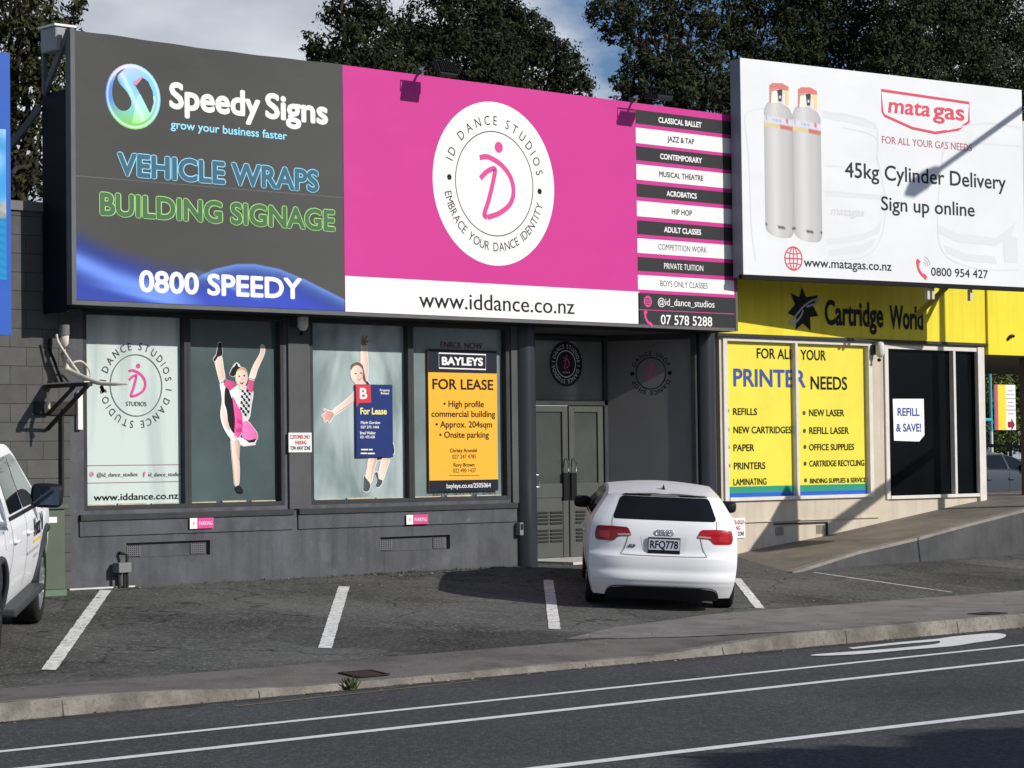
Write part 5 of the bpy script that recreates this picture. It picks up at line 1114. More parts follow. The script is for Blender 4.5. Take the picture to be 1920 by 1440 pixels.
        for i in range(len(prof)-1):
            for q in range(n): ff.append((i*n+q, i*n+(q+1) % n, (i+1)*n+(q+1) % n, (i+1)*n+q))
        ff.append(tuple(range(n))); mir.add(vv, ff); mo = mir.build('mirror', M_trim if rings else paint, t, smooth=True, local=True)
        MB().obox((cx+.02, s*.78, 1.0), (cx+.02, s*.86, 1.03), .06, .04).build('mirror_stalk', M_trim, mo, local=True)
    place_on_ground(t, centre, heading, sc); return t
H1a = R(43.6); ra = onG(1112, 1122); rb = onG(1372, 1141)
rc = np.array([19.615, -3.695]); fwd = np.array([math.sin(H1a), math.cos(H1a)])
car = hatchback('parked_car', 'white hatchback with red tail lights parked nose in at the recessed door', 'car', rc+fwd*1.22, H1a, M_wpaint, 'RFQ778', True, None, .94)

def pickup(name, label, centre, heading):
    t = thing(name, (0, 0, 0), label, 'pickup truck')
    sh = Shell(.42, [(-2.75, 1.17), (-1.02, 1.17), (-.98, 1.18), (-.90, 1.74), (-.75, 1.80), (-.2, 1.85), (.35, 1.825), (.62, 1.74), (1.22, 1.275), (1.36, 1.235), (2.0, 1.20), (2.4, 1.13), (2.62, .98)],
        [(.40, .86), (.5, .905), (.75, .945), (.95, .95), (1.1, .935), (1.2, .905), (1.5, .79), (1.76, .69), (1.86, .62)], [(-2.7, .97), (-1, 1.0), (1.5, 1.0), (2.2, .96), (2.65, .86)],
        [(.4, -2.66), (.6, -2.70), (1.1, -2.69), (1.9, -2.6)], [(.4, 2.50), (.6, 2.64), (.9, 2.66), (1.05, 2.55), (1.2, 2.0), (1.9, 1.0)], kr=.06, kf=.28)
    A = LIN(-1, -.35, 24)[:-1]+LIN(-.35, -.25, 10)[:-1]+LIN(-.25, .6, 30)[:-1]+LIN(.6, 1, 16); B = LIN(-1, -.85, 6)[:-1]+LIN(-.85, .85, 14)[:-1]+LIN(.85, 1, 6); Cz = LIN(-1, 1, 36)
    v, f = sh.mesh(A, B, Cz); body = link_mesh('body', v, f, M_wpaint, t, smooth=True, local=True); r = .385; ax = (-1.68, 1.59)
    arch_cut(body, [(x, r+.06) for x in ax], .475)
    MB().box(-2.3, 2.2, -.76, .76, .38, .95).build('underbody', M_black, t, local=True)
    for x in ax:
        for y in (.80, -.80): wheel(t, x, y, r, .265, .265, 6, mat('machined_alloy', (.50, .50, .52), .35, metal=.8))
    for s in (1, -1):
        sp = sh.side(s, .006)
        patch('side_window', rounded([(-.80, 1.235), (.06, 1.225), (.06, 1.69), (-.62, 1.69)], .05), sp, M_glassK, t, .08)
        patch('side_window', rounded([(.12, 1.225), (1.13, 1.21), (1.08, 1.30), (.66, 1.62), (.45, 1.69), (.12, 1.69)], .05), sp, mat('lighter_car_glass', (.05, .055, .055), .05, spec=.8), t, .08)
        rline('window_trim', [(-.9, 1.205), (0, 1.195), (1.2, 1.185)], sh.side(s, .009), .035, M_trim, t)
        for q in ([(.09, 1.7), (.09, 1.2), (.10, .8), (.10, .52)], [(1.16, 1.18), (1.18, .9), (1.12, .6)], [(-.88, 1.2), (-.90, .9), (-1.05, .75)]): rline('door_seam', q, sh.side(s, .004), .011, M_seam, t)
        for x in ax:                               # dark wheel-arch mouldings
            e = MB(); e.tube([(x+.49*math.cos(a), s*(sh.hw(x+.49*math.cos(a), r+.06+.49*math.sin(a))*(1 if x < 0 else 1)-max(0, (x+.49*math.cos(a)-1.75))*.30+.004), r+.06+.49*math.sin(a)) for a in np.linspace(-.02, math.pi+.02, 28)], .03, 8); e.build('arch_moulding', mat('dark_grey_trim', (.045, .047, .05), .5), t, smooth=True, local=True)
        patch('fender_vent', rounded([(1.20, .96), (1.27, .92), (1.32, 1.05), (1.30, 1.11), (1.22, 1.10)], .02), sp, M_trim, t, .04)
        MB().box(-1.1, 1.0, min(s*.86, s*1.02), max(s*.86, s*1.02), .385, .455).build('side_step', mat('dark_grey_trim', (0, 0, 0)), t, local=True, bevel=.02)
        for x in (-.62, .30):
            y = s*(sh.hw(x, 1.0)); h = MB().tube([(x, y, 1.0), (x-.03, y+s*.03, 1.0), (x-.2, y+s*.03, 1.005), (x-.23, y, 1.005)], .016); h.build('door_handle', M_wpaint, t, smooth=True, local=True)
        cx, cy, cz = .90, s*1.03, 1.285; prof = [(-.085, .02), (-.08, .93), (-.05, 1.0), (.02, .95), (.07, .7), (.10, .02)]; n = 20; vv = []; ff = []
        for dx, k_ in prof:
            for q in range(n): a = 2*math.pi*q/n; ca, sa = math.cos(a), math.sin(a); vv.append((cx+dx, cy+.15*k_*math.copysign(abs(ca)**.5, ca), cz+.115*k_*math.copysign(abs(sa)**.5, sa)))
        for i in range(len(prof)-1):
            for q in range(n): ff.append((i*n+q, i*n+(q+1) % n, (i+1)*n+(q+1) % n, (i+1)*n+q))
        ff.append(tuple(range(n))); mo = MB().add(vv, ff).build('mirror', M_trim, t, smooth=True, local=True)
        MB().box(cx-.092, cx-.086, cy-.12, cy+.12, cz-.085, cz+.085).build('mirror_glass', mat('mirror_glass', (.05, .07, .11), .05, metal=.8), mo, local=True)
        MB().obox((cx+.01, s*.86, 1.22), (cx+.01, s*.96, 1.25), .07, .05).build('mirror_stalk', M_trim, mo, local=True)
    for s in (-1,):
        for tx, x0, x1, z, h, ink in (('Hertz', .60, 1.10, .93, .15, mat('black_decal', (.02, .02, .02), .5)),):
            vv, ff = glyphs(tx, .04, .15); a0, a1 = vv[:, 0].min(), vv[:, 0].max(); link_mesh('door_lettering', [sh.side(s, .006+e)(x0+(x1-x0)*(a-a0)/(a1-a0), z+b/CAPH*h) for a, b, e in vv], ff, ink, t, local=True)
        patch('yellow_underline', [(.60, .865), (1.10, .865), (1.10, .89), (.60, .89)], sh.side(s, .006), mat('yellow_decal', (.75, .52, .03), .5), t, .06)
        for i, (x0, x1) in enumerate(((.15, 1.0), (.70, 1.0))): patch('small_lettering', [(x0, .79-.07*i), (x1, .79-.07*i), (x1, .82-.07*i), (x0, .82-.07*i)], sh.side(s, .006), mat('grey_decal', (.40, .40, .41), .5), t, .06)
        patch('fuel_flap', rounded([(-1.35, .98), (-1.17, .98), (-1.17, 1.14), (-1.35, 1.14)], .02), sh.side(s, .003), M_wpaint, t, .06)
    patch('tail_light', [(-.93, .85), (-.78, .85), (-.78, 1.12), (-.93, 1.12)], sh.rear(.008), M_red, t, .05)
    patch('tail_light', [(.78, .85), (.93, .85), (.93, 1.12), (.78, 1.12)], sh.rear(.008), M_red, t, .05)
    place_on_ground(t, centre, heading); return t
Hp = R(38.3); fw_ = onG(70, 1168)[:2]; fd = np.array([math.sin(Hp), math.cos(Hp)]); rtv = np.array([fd[1], -fd[0]])
pickup('pickup_truck', 'white double cab pickup truck with black mirror cut by the left edge', fw_-fd*1.59-rtv*.90, Hp)
M_gpaint = mat('grey_blue_car_paint', (.05, .062, .08), .35, coat=.3)

# ================================================================== BEYOND THE SHOPS ON THE RIGHT
gcar = hatchback('parked_car', 'dark grey blue car half hidden beyond the cream shop corner', 'car', (44.6, 10.6), R(90), M_gpaint)
gcar.location.z = .08

# ================================================================== SMALL THINGS ON AND BESIDE THE WALLS
def M_(n): return MATS[n]
# overhead-cable bracket on the block wall
ax_ = X0(86, 725); az = Z0(86, 725)
cbk = thing('cable_bracket', (ax_, 0, az), 'rusty steel bracket with pale cables jutting from the block wall beside the first window', 'cable bracket')
M_creamc = mat('cream_cable', (.58, .54, .46), .6, var=.15, vscale=12); M_rust = mat('dark_steel', (.035, .033, .032), .6, var=.3, vscale=8)
m_ = MB(); m_.box(ax_-.03, ax_+.03, -.86, 0, az-.02, az+.02); m_.obox((ax_, -.84, az), (ax_+.0, -.02, az-.46), .035, .035); m_.obox((ax_, -.55, az-.02), (ax_-.0, -.03, az-.30), .03, .03); m_.build('arm', M_rust, cbk)
MB().box(ax_-.035, ax_+.035, -.80, -.05, az+.021, az+.034).build('lit_arm_top', M_creamc, cbk)  # sunlit top of the dark arm put in as a cream strip
MB().box(ax_+.37, ax_+.43, -.05, -.01, az-.46, az-.05).build('upright', mat('white_cap', (0, 0, 0)), cbk)
MB().box(ax_-.15, ax_+.35, -.03, -.0, az-.30, az-.16).build('back_plate', M_rust, cbk)
g_ = lambda x, y, d=.12: tuple(onY(x/5.142, 580+y/5.142, -d))
MB().tube([g_(620, 150, .2), g_(620, 250, .2)], .055, 14).build('conduit_cap', mat('grey_capping', (0, 0, 0)), cbk)
MB().tube([g_(625, 245, .2), g_(622, 330, .2), g_(618, 430, .2), g_(648, 575, .2), g_(700, 610, .3), g_(880, 690, .7), g_(980, 718, .85), g_(1110, 722, 1.0), g_(1230, 716, 1.15)], [.045, .045, .04, .035, .03, .026, .022, .018, .012], 10).build('service_cable', M_creamc, cbk, smooth=True)
MB().tube([tuple(p) for p in smooth_path([g_(545, 240, .2), g_(560, 310, .2), g_(640, 440, .25), g_(700, 530, .25), g_(760, 612, .25)], 4)], .014, 8).build('thin_cable', M_creamc, cbk, smooth=True)
MB().tube([tuple(p) for p in smooth_path([g_(700, 512, .25), g_(780, 500, .25), g_(845, 555, .25), g_(872, 620, .25), g_(868, 670, .25)], 4)], .011, 8).build('looped_cable', M_creamc, cbk, smooth=True)
MB().tube([g_(975, 740, .84), g_(1000, 800, .84)], .02, 8).build('insulator', M_black, cbk); MB().tube([g_(465, 800, .1), g_(470, 970, .1)], .018, 8).build('insulator', M_creamc, cbk)
MB().tube([g_(600, 960, .03), g_(600, 1440, .03), tuple(onY(117, 930, -.03))], .02, 8).build('conduit', M_rust, cbk)
MB().tube([tuple(p) for p in smooth_path([g_(480, 280, .05), g_(475, 380, .05), g_(520, 490, .05), g_(560, 600, .05), g_(600, 700, .05)], 4)], .016, 8).build('black_cable', M_black, cbk)
# green roadside cabinet
cx = onY(100, 1000, -.42)[0]; c1 = onY(122, 1000, -.42)[0]; cz1 = Z0(110, 946, -.42); cab_ = thing('utility_cabinet', ((cx+c1)/2, -.3, 0), 'tall grey green utility cabinet against the wall behind the pickup', 'utility cabinet')
M_gcab = mat('cabinet_green', (.10, .125, .095), .6, var=.1, vscale=3); box('cabinet_body', M_gcab, cab_, c1-.62, c1, -.42, -.02, .03, cz1-.05, bevel=.012); box('lid', M_gcab, cab_, c1-.65, c1+.03, -.45, -.0, cz1-.05, cz1, bevel=.012); box('plinth', mat('green_plinth', (.13, .19, .13), .8), cab_, c1-.64, c1+.01, -.43, -.01, -.08, .03)
MB().box(c1-.3, c1-.1, -.424, -.42, cz1-.19, cz1-.13).build('label_plate', M_wsign, cab_)
# gas meter box by the wall foot
gx0, gx1 = X0(223, 1060, -.16), X0(247, 1060, -.16); gz0, gz1 = Z0(235, 1074, -.16), Z0(235, 1055, -.16); gm = thing('meter_box', ((gx0+gx1)/2, -.1, 0), 'small grey meter box on pipes at the foot of the charcoal wall', 'meter box')
box('case', mat('meter_grey', (.20, .205, .21), .55, var=.1), gm, gx0, gx1, -.16, -.03, gz0, gz1, bevel=.01)
MB().tube([(gx0+.04, -.1, -.03), (gx0+.04, -.1, gz0)], .02, 10).tube([(gx0+.11, -.1, -.03), (gx0+.11, -.1, gz0)], .016, 10).tube([(gx1-.02, -.1, -.03), (gx1-.02, -.1, gz1+.08), (gx1-.06, -.05, gz1+.1), (gx1-.06, 0, gz1+.1)], .018, 10).build('pipe', mat('dark_steel', (0, 0, 0)), gm)
st = MB(); st.box(X0(125), X0(247), -.05, -.003, -.05, .012); st.build('base_strip', mat('white_strip', (.60, .58, .54), .7, var=.2, vscale=8), gm)
# door phone, sensor lights
ip = thing('door_phone', tuple(onY(973, 995, -.06)), 'small grey door phone on the wall end beside the round column', 'door phone'); xi, zi = X0(966, 990), Z0(970, 990); box('case', mat('meter_grey', (0, 0, 0)), ip, xi, xi+.06, -.09, -.002, zi-.09, zi+.07); MB().box(xi+.012, xi+.048, -.094, -.09, zi-.02, zi+.05).build('speaker_panel', M_black, ip)
def sensor_light(p, lab, cat, s):
    t = thing('wall_light', p, lab, cat); x, y, z = p; MB().box(x-.05*s, x+.05*s, y, y+.06, z-.06*s, z+.06*s).build('base', mat('dark_frame_plastic', (.06, .06, .06), .5), t, bevel=.01)
    MB().lathe([(0, .10*s), (.04*s, .09*s), (.055*s, .05*s), (.055*s, -.05*s), (.03*s, -.09*s), (0, -.095*s)], (x+.02*s, y-.06, z), 'z', 18).build('lamp', mat('grey_lamp_cover', (.50, .50, .48), .4) if s > 1.2 else mat('off_white_plastic', (.62, .62, .60), .4), t, smooth=True)
    MB().lathe([(0, -.10*s), (.02*s, -.11*s), (.024*s, -.135*s), (0, -.15*s)], (x, y-.06, z), 'z', 14).build('sensor', M_black, t, smooth=True); return t
sensor_light(tuple(onY(559, 603, -.12)), 'grey sensor light above the pier between the display windows', 'wall light', 1.15)
sensor_light(tuple(onY(1642, 656, -.08)), 'white sensor light on the cream pier beside the black shop window', 'wall light', 1.2)
# vent in the cream wall
va = (X0(1452, 990), X0(1548, 990), Z0(1500, 1006), Z0(1500, 982))
vb = MB()
for a in (va[0]+.02, va[1]-.20):
    for i in range(6): vb.box(a+i*.03, a+i*.03+.015, -.012, -.002, va[2]+.03, va[3]-.03)
vb.build('vent_grille', mat('vent_tan', (.33, .30, .26), .6), sh2)
fr_ = MB(); fr_.box(va[0]-.02, va[1]+.02, -.03, -.001, va[3], va[3]+.02); fr_.box(va[1], va[1]+.02, -.03, -.001, va[2], va[3]); fr_.build('vent_shade_bar', mat('dark_window_frame', (0, 0, 0)), sh2)  # dark top and right bars stand in for a recess's shadow

# ================================================================== GROUND DETAIL
def cover(px, w, d, lab, nm, m):
    p = onG(*px); ry = ray(*px)
    for _ in range(30): p = CAM+ry*(path_z(p[0], p[1])-CAM[2])/ry[2]
    p[1] = max(p[1], KY0+d/2+.02); t = thing(nm, (p[0], p[1], path_z(p[0], p[1])), lab, 'drain cover', None); z = path_z(p[0], p[1]); sl = (path_z(p[0], p[1]+.1)-path_z(p[0], p[1]-.1))/.2; za, zc = z-d/2*sl+.003, z+d/2*sl+.003
    MB().quad((p[0]-w/2, p[1]-d/2, za), (p[0]+w/2, p[1]-d/2, za), (p[0]+w/2, p[1]+d/2, zc), (p[0]-w/2, p[1]+d/2, zc)).build('plate', m, t)
    f = MB()
    for a_, c_ in (((-1, -1), (1, -1)), ((-1, 1), (1, 1)), ((-1, -1), (-1, 1)), ((1, -1), (1, 1))): f.obox(*[(p[0]+q[0]*(w/2+.012), p[1]+q[1]*(d/2+.012), (za if q[1] < 0 else zc)+.002) for q in (a_, c_)], .03, .008)
    f.build('frame', mat('dark_iron_frame', (.03, .028, .027), .8), t)
cover((683, 1263), .31, .23, 'rust red iron cover set in the path beside the kerb', 'drain_cover', mat('rust_iron', (.055, .035, .034), .8, var=.3, vscale=12)); cover((1852, 1151), .32, .23, 'dark grey iron cover in the pale path near the right edge', 'drain_cover', mat('dark_iron', (.05, .048, .046), .8, var=.3, vscale=12))
M_leafy = mat('weed_green', (.055, .085, .02), .7, var=.4, vscale=20)
def tuft(b, x, y, z, n, h, sp):
    for i in range(n):
        a = random.uniform(0, 6.28); r0 = random.uniform(0, sp); l = h*random.uniform(.4, 1); w = (.07+.07*random.random())*h; x0, y0 = x+r0*math.cos(a), y+r0*math.sin(a); lean = random.uniform(.2, .9); dx, dy = math.cos(a)*l*lean, math.sin(a)*l*lean; nx, ny = -math.sin(a)*w, math.cos(a)*w
        b.quad((x0-nx, y0-ny, z), (x0+nx, y0+ny, z), (x0+dx*.6+nx, y0+dy*.6+ny, z+l*.7), (x0+dx, y0+dy, z+l))
kp = onR(630, 1291); wk = thing('weed', (kp[0], KY1, ROADZ), 'green weed sprouting from the kerb by the rust red cover', 'weed'); b = MB(); tuft(b, kp[0], KY1-.05, ROADZ, 45, .09, .06); tuft(b, kp[0]+.05, KY1+.03, kerb_z(kp[0]), 26, .06, .07); b.build('leaves', M_leafy, wk)
b = MB()
for i in range(70): x = random.choice([random.uniform(17.6, 20.7), random.uniform(18.3, 20.4), random.uniform(14.6, 21)]); tuft(b, x, -.03-abs(random.gauss(0, .05)), gz(-.05), random.randint(3, 8), .036, .05)
w_ = b.build('wall_foot_weeds', mat('dry_weed', (.085, .09, .04), .8, var=.4, vscale=10)); w_['label'] = 'dry weeds along the foot of the charcoal wall'; w_['kind'] = 'stuff'
b = MB()
for i in range(520):
    if random.random() < .6: x = random.gauss(19.0, 1.3); y = -abs(random.gauss(0.1, .45))
    else: x = random.uniform(9, 26); y = random.uniform(-4.8, -.1)
    s = random.uniform(.006, .022); a = random.uniform(0, 6.28); z = gz(y)+.004; q = [(x+s*math.cos(a+k*1.57+random.uniform(-.4, .4)), y+s*math.sin(a+k*1.57), z+random.uniform(0, .012)) for k in range(4)]; b.quad(*q)
for i in range(420):
    x = random.uniform(6, 26); y = KY1-.02-abs(random.gauss(0, .10)) if i % 3 else random.uniform(KY0+.02, -5.2); s = random.uniform(.006, .020); a = random.uniform(0, 6.28); z = ROADZ+.004 if i % 3 else path_z(x, y)+.004
    b.quad(*[(x+s*math.cos(a+k*1.57+random.uniform(-.4, .4)), y+s*math.sin(a+k*1.57), z+random.uniform(0, .012)) for k in range(4)])
w_ = b.build('gravel_litter', mat('pale_grit', (.26, .24, .21), .9, var=.5, vscale=6)); w_['label'] = 'scattered grit and dry leaf litter on the car park and along the gutter'; w_['kind'] = 'stuff'

# ================================================================== TREES
M_bark = mat('dark_bark', (.035, .030, .026), .9, var=.3, vscale=6)
def leaf_mat(name, c1, c2):
    m = mat(name, c1, .65, spec=.12); nt = m.node_tree; N = nt.nodes; L = nt.links; bs = N['Principled BSDF']
    a = N.new('ShaderNodeVertexColor'); a.layer_name = 'print'; L.new(a.outputs[0], bs.inputs['Base Color']); return m
M_leaf = leaf_mat('evergreen_leaf', (.02, .03, .012), None)
def leaf_cloud(blobs, y, dens, size, depth, c1, c2):
    P = []; Cn = []; Nn = []
    for (px, py, rx, ry) in blobs:
        c = onY(px, py, y); sc = FPX/((c-CAM) @ CF); a, bz = rx/sc*1.15, ry/sc*1.05; dy = depth if depth else max(a, bz)*.9
        n = int(dens*a*bz*4*(dy**.4)); u = RNG.normal(size=(n, 3)); u /= np.linalg.norm(u, axis=1)[:, None]; rad = RNG.uniform(.25, 1.0, n)**.6
        k = max(6, int(n/55)); cl = RNG.normal(size=(k, 3)); cl /= np.linalg.norm(cl, axis=1)[:, None]; cl *= (RNG.uniform(.45, 1.02, k)**.5)[:, None]
        idx = RNG.integers(0, k, n); q = np.where((RNG.random(n) < .82)[:, None], cl[idx]+RNG.normal(size=(n, 3))*.11, u*rad[:, None])
        lo = q-cl[idx]; lo /= np.linalg.norm(lo, axis=1)[:, None]+1e-6; qn = q/(np.linalg.norm(q, axis=1)[:, None]+1e-6); Nn.append(lo*.7+qn*.5); P.append(c+q*np.array([a, dy, bz])); Cn.append(RNG.random(n)*.5+np.repeat(RNG.random(k)[None], 1, 0)[0][idx]*.5)
    P = np.concatenate(P); t = np.concatenate(Cn); n = len(P); d = RNG.normal(size=(n, 3)); d /= np.linalg.norm(d, axis=1)[:, None]; nr = np.concatenate(Nn); nr = nr+d*.75; nr /= np.linalg.norm(nr, axis=1)[:, None]; d = np.cross(nr, RNG.normal(size=(n, 3))); d /= np.linalg.norm(d, axis=1)[:, None]; e = np.cross(nr, d)
    l = size*RNG.uniform(.6, 1.3, n)[:, None]; w = l*.42
    V = np.stack([P-d*l, P+e*w, P+d*l, P-e*w], 1).reshape(-1, 3); F_ = np.arange(4*n).reshape(-1, 4); col = np.array(c1)+(np.array(c2)-np.array(c1))*t[:, None]; col = np.concatenate([col, np.ones((n, 1))], 1)
    return V, F_, np.repeat(col, 4, 0)
def tree(name, label, y, trunk_px, blobs, dens=430, size=.054, depth=None, c1=(.010, .014, .006), c2=(.036, .045, .017), group='dark evergreen trees behind the shops', limb_r=.16, limbs=True):
    base = onY(trunk_px, 800, y); base[2] = 0; t = thing(name, base, label, 'tree', group)
    V, F_, Cc = leaf_cloud(blobs, y, dens*2.5, size, depth, c1, c2); link_mesh('crown', V, F_, M_leaf, t, colors=Cc)
    top = max(onY(b_[0], b_[1], y)[2] for b_ in blobs); mid = np.array([base[0], y, top*.55]); tb = MB(); tb.tube([tuple(base), tuple((base+mid)/2+np.array([.1, .1, 0])), tuple(mid)], [limb_r*1.5, limb_r*1.25, limb_r], 10)
    tb.build('trunk', M_bark, t, smooth=True); lb = MB()
    for (px, py, rx, ry) in blobs:
        c = onY(px, py, y); st_ = mid+np.array([0, 0, random.uniform(-1, .3)]); m1 = (st_+c)/2+np.array([random.uniform(-.3, .3), random.uniform(-.4, .4), .25]); lb.tube([tuple(q_) for q_ in smooth_path([st_, st_+(m1-st_)*.5+RNG.normal(size=3)*.22, m1, (m1+c)/2+RNG.normal(size=3)*.2, c], 4)], list(np.linspace(limb_r*.55, limb_r*.1, 17)), 7)
        sc = FPX/((c-CAM) @ CF)
        for k_ in range(6 if limbs else 4):
            a = random.uniform(0, 6.28); e = c+np.array([math.cos(a)*rx/sc, random.uniform(-.5, .5), math.sin(a)*ry/sc])*random.uniform(.5, .9); s0 = m1+(c-m1)*random.uniform(.2, 1); lb.tube([tuple(s0), tuple((s0+e)/2+np.array([0, 0, .12])), tuple(e)], [limb_r*.22, limb_r*.14, limb_r*.05], 5)
    lb.build('limb', M_bark, t, smooth=True); return t
tree('evergreen_tree', 'dark leafy tree rising behind the blue billboard at the left edge', 10, 20, [(10, -90, 110, 70), (20, 20, 95, 75), (95, 20, 62, 50), (20, 110, 110, 75), (100, 90, 50, 60), (50, 190, 90, 80), (30, 280, 90, 60), (60, 330, 80, 50), (20, 370, 70, 50)], c2=(.060, .062, .024), group=None)
tree('evergreen_tree', 'separate round headed tree above the join of grey and pink billboards', 15, 665, [(668, -50, 60, 55), (668, 20, 62, 55), (640, 85, 62, 50), (705, 75, 55, 60), (610, 100, 32, 32), (680, 140, 95, 50), (648, 35, 30, 30)], dens=495)
tree('evergreen_tree', 'broad dense black green tree above the middle of the pink billboard', 17, 870, [(860, -40, 80, 50), (815, 55, 75, 58), (900, 50, 85, 55), (770, 105, 70, 55), (870, 120, 110, 65), (960, 75, 75, 60), (1000, 60, 40, 35), (1000, 130, 85, 65), (1055, 110, 35, 30), (1070, 165, 45, 40), (880, 175, 120, 50), (790, 165, 80, 50), (930, 20, 50, 26)], dens=645, c1=(.006, .009, .004), c2=(.030, .036, .014))
tree('gum_tree', 'airy tree with sky between its branches left of the white billboard', 19, 1330, [(1230, -60, 110, 60), (1380, -70, 100, 60), (1150, 20, 52, 40), (1215, 25, 60, 38), (1180, 62, 50, 24), (1290, 30, 60, 45), (1345, 60, 50, 38), (1250, 75, 42, 26), (1390, 20, 50, 34), (1450, 10, 60, 40), (1390, 60, 44, 30), (1510, 15, 60, 34)], dens=450, size=.058, limb_r=.15)
tree('evergreen_tree', 'lower dark tree just above the right end of the pink billboard', 14, 1290, [(1210, 145, 55, 45), (1190, 110, 32, 34), (1260, 125, 55, 50), (1320, 140, 70, 55), (1250, 180, 90, 45), (1345, 185, 60, 50), (1165, 160, 22, 20)], dens=495, size=.058)
tree('evergreen_tree', 'dark tree standing behind the left half of the white billboard', 18, 1530, [(1540, -80, 110, 70), (1530, 45, 70, 60), (1470, 125, 70, 40), (1560, 120, 90, 60), (1610, 50, 70, 60), (1420, 125, 50, 30), (1400, 160, 50, 40), (1520, 180, 120, 40), (1600, 0, 90, 40), (1440, 95, 50, 40), (1500, 80, 60, 50)], dens=450)
tree('evergreen_tree', 'large dark tree filling the sky above the right half of the white billboard', 16, 1780, [(1780, -90, 130, 70), (1900, -70, 90, 70), (1690, 80, 60, 55), (1700, 140, 80, 60), (1770, 50, 90, 65), (1860, 50, 90, 65), (1790, 130, 100, 70), (1890, 130, 90, 70), (1740, 10, 60, 32), (1900, 180, 70, 50), (1700, 20, 60, 50), (1810, 0, 90, 50), (1660, 110, 60, 50)], dens=540, c1=(.010, .016, .008), c2=(.045, .058, .024))

# ---- greenery, post sign and rail seen past the corner of the cream shop
def shrub(name, label, y, blobs, c1, c2, dens=1500):
    b0 = onY(blobs[0][0], 880, y); t = thing(name, b0, label, 'shrub'); V, F_, Cc = leaf_cloud(blobs, y, dens, .06, .9, c1, c2); link_mesh('foliage', V, F_, M_leaf, t, colors=Cc)
    MB().tube([tuple(b0-np.array([0, 0, .8])), tuple(onY(blobs[0][0], blobs[0][1], y))], .06, 8).build('stem', M_bark, t)
shrub('shrub', 'sunlit green shrub beyond the cream shop behind the grey blue car', 16, [(1885, 790, 50, 55), (1850, 740, 40, 60), (1900, 720, 40, 50), (1905, 820, 30, 30), (1850, 810, 30, 50)], (.04, .065, .015), (.16, .19, .05))
tree('evergreen_tree', 'shaded tree beyond the canopy on the right', 17, 1895, [(1880, 700, 50, 45), (1910, 740, 40, 60), (1860, 690, 40, 30)], dens=450, size=.06, group=None, limb_r=.06)
k = ck((1640, 640), 4.5); PSg = wallplane(12.0); sgp = PSg.P(*PSg.uv(*k(1000, 1285))); sg = thing('sign_post', sgp, 'upright white, yellow and red board on a thin turquoise and white pole', 'sign post')
MB().tube([tuple(PSg.P(*PSg.uv(*k(1000, 1290)))), tuple(PSg.P(*PSg.uv(*k(985, 760))))], .035, 10).build('pole', mat('white_pole', (.62, .66, .66), .5), sg); MB().tube([tuple(PSg.P(*PSg.uv(*k(985, 760)))), tuple(PSg.P(*PSg.uv(*k(972, 230))))], .035, 10).build('upper_pole', mat('turquoise_pole', (.09, .36, .42), .5), sg)
MB().tube([tuple(PSg.P(*PSg.uv(*k(900, 662)))), tuple(PSg.P(*PSg.uv(*k(985, 662))))], .04, 8).build('cross_rail', mat('turquoise_pole', (0, 0, 0)), sg)
q4 = [k(995, 365), k(1168, 358), k(1182, 748), k(1000, 745)]; uv = [PSg.uv(*p) for p in q4]; u0, u1, v0, v1 = uv[0][0], uv[1][0], uv[2][1], uv[0][1]; W_ = u1-u0
f = MB(); pbox(PSg, f, u0, u1, v0, v1, .03, .06); pn = f.build('board', M_wsign, sg)
Flat(PSg, .064).poly_uv([(u0+W_*.0, v0), (u0+W_*.14, v0), (u0+W_*.14, v1), (u0, v1)]).build('red_band', INK_RED, pn); Flat(PSg, .064).poly_uv([(u0+W_*.14, v0), (u0+W_*.52, v0), (u0+W_*.52, v1), (u0+W_*.14, v1)]).build('yellow_band', mat('sign_yellow', (.78, .62, .06), .5), pn)
ar = Flat(PSg, .066); ac = (u0+W_*.77, v0+(v1-v0)*.12); a_ = W_*.17; ar.poly_uv([(ac[0]-a_, ac[1]-a_*.5), (ac[0], ac[1]-a_*.5), (ac[0], ac[1]-a_*1.1), (ac[0]+a_, ac[1]), (ac[0], ac[1]+a_*1.1), (ac[0], ac[1]+a_*.5), (ac[0]-a_, ac[1]+a_*.5)]); ar.build('arrow', mat('maroon_print', (.28, .02, .05), .5), pn)
tx = Flat(PSg, .066)
for i in range(7): y = v1-(v1-v0)*(.13+.085*i); w = W_*(.13+.05*((i*7) % 3)); tx.poly_uv([(u0+W_*.76-w, y-.012), (u0+W_*.76+w, y-.012), (u0+W_*.76+w, y+.012), (u0+W_*.76-w, y+.012)])
tx.build('small_print', mat('grey_print', (0, 0, 0)), pn)
rl = thing('guard_rail', tuple(onY(1870, 930, 4.2)), 'low pale railing and kerb in front of the grey blue car', 'railing'); rb_ = MB(); p, q = onY(1848, 927, 4.2), onY(1925, 925, 4.2); rb_.obox(p, q, .08, .10); rb_.build('rail', mat('white_strip', (0, 0, 0)), rl)
MB().obox(onY(1843, 835, 4.6), onY(1925, 838, 4.6), .06, .06).build('top_rail', M_frame, rl)
for px in (1850, 1905): MB().obox(onY(px, 930, 4.4), onY(px, 950, 4.4), .06, .06).build('post', M_frame, rl)

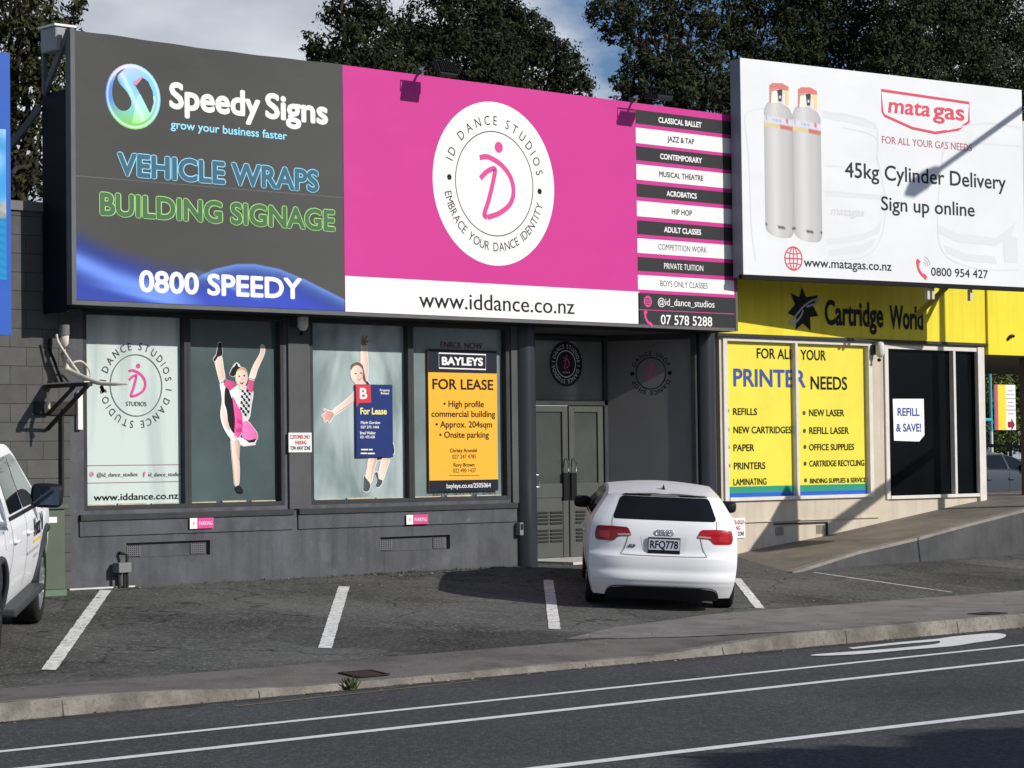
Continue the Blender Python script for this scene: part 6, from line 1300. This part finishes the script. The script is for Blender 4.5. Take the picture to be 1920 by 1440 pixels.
# ================================================================== JUST OUTSIDE THE VIEW, casting the shadows seen in it
SV = np.array([.40, -1.0, .55])
tip = PW.P(*PW.uv(1700, 362)); tail = PW.P(*PW.uv(1918, 204)); e1 = tip+SV*6.0; e0 = tail+SV*3.0; d = e0-e1; e2 = e0+d*.2; M_galv = mat('galvanised_grey', (.35, .36, .36), .4, metal=.6)
sl = thing('street_lamp', (e2[0], e2[1], gz(e2[1])), 'tall grey street lamp with an outreach arm and a lower bracket arm beside the ramp', 'street lamp')
MB().tube([tuple(e1), tuple(e0), tuple(e2)], [.035, .045, .05], 12).build('arm', M_galv, sl)
dn = -d/np.linalg.norm(d); c0 = e1-dn*.75; hd = MB(); hd.tube([tuple(c0+dn*a) for a in (-.05, .05, .3, .6, .78)], [.05, .09, .13, .12, .03], 14); hd.build('lamp_head', M_galv, sl, smooth=True)
MB().tube([(e2[0], e2[1], gz(e2[1])-.2), tuple(e2)], [.10, .055], 14).build('pole', M_galv, sl)
a0 = onY(1545, 1000, 0)+SV*6.0; MB().tube([tuple(a0), (e2[0], e2[1], 3.62)], [.10, .07], 12).build('bracket_arm', M_galv, sl)
fp = [(1480, 908), (1492, 925), (1496, 960), (1495, 1030), (1480, 1060), (1395, 1060), (1405, 1032), (1438, 985), (1466, 935)]; fl_ = [onY(*p)+SV*4.3 for p in smooth_path(fp, 4, True)]; ff_ = thing('feather_flag', (fl_[0][0], fl_[0][1], gz(-4.3)), 'dark feather flag on a curved pole standing in the car park beside the ramp', 'flag')
n = len(fl_); link_mesh('flag_cloth', fl_+[p+np.array([0, .012, 0]) for p in fl_], [tuple(range(n)), tuple(range(2*n-1, n-1, -1))]+[(i, (i+1) % n, n+(i+1) % n, n+i) for i in range(n)], mat('black_flag_cloth', (.02, .02, .025), .8), ff_)
pr = onY(1496, 985)+SV*4.3; MB().tube([(pr[0], pr[1], gz(pr[1])), (pr[0], pr[1], pr[2]), tuple(onY(1490, 925)+SV*4.3)], .02, 8).build('flag_pole', mat('grey_capping', (0, 0, 0)), ff_); MB().box(pr[0]-.3, pr[0]+.3, pr[1]-.3, pr[1]+.3, gz(pr[1])-.05, gz(pr[1])+.06).build('flag_base', M_trim, ff_)
def cloud_at(blobs, dens, size, c1, c2):
    P = []
    for (x, y, z, r) in blobs:
        n = int(dens*r*r*4); u = RNG.normal(size=(n, 3)); u /= np.linalg.norm(u, axis=1)[:, None]; P.append(np.array([x, y, z])+u*(r*RNG.uniform(.3, 1, n)**.5)[:, None])
    P = np.concatenate(P); n = len(P); d = RNG.normal(size=(n, 3)); d /= np.linalg.norm(d, axis=1)[:, None]; e = np.cross(d, RNG.normal(size=(n, 3))); e /= np.linalg.norm(e, axis=1)[:, None]; V = np.stack([P-d*size, P+e*size*.5, P+d*size, P-e*size*.5], 1).reshape(-1, 3); col = np.array(c1)+(np.array(c2)-np.array(c1))*RNG.random(n)[:, None]
    return V, np.arange(4*n).reshape(-1, 4), np.repeat(np.concatenate([col, np.ones((n, 1))], 1), 4, 0)
rt_ = thing('street_tree', (18, -25.2, ROADZ), 'bushy green street tree across the road behind the viewer', 'tree')
V, F_, Cc = cloud_at([(14.6, -24.3, 4.4, 1.4), (16.2, -24.6, 4.7, 1.45), (18.0, -25.0, 4.75, 1.45), (20, -25.4, 4.7, 1.5), (22, -25.6, 4.6, 1.5), (13.2, -24.0, 3.9, 1.3)], 560, .14, (.02, .035, .01), (.05, .07, .02)); link_mesh('crown', V, F_, M_leaf, rt_, colors=Cc); MB().tube([(18, -25.2, ROADZ-.1), (18.1, -25.2, 2), (18, -25.1, 4)], [.2, .15, .08], 10).build('trunk', M_bark, rt_)
bpy.data.objects.remove(_fo); bpy.data.curves.remove(_fc)
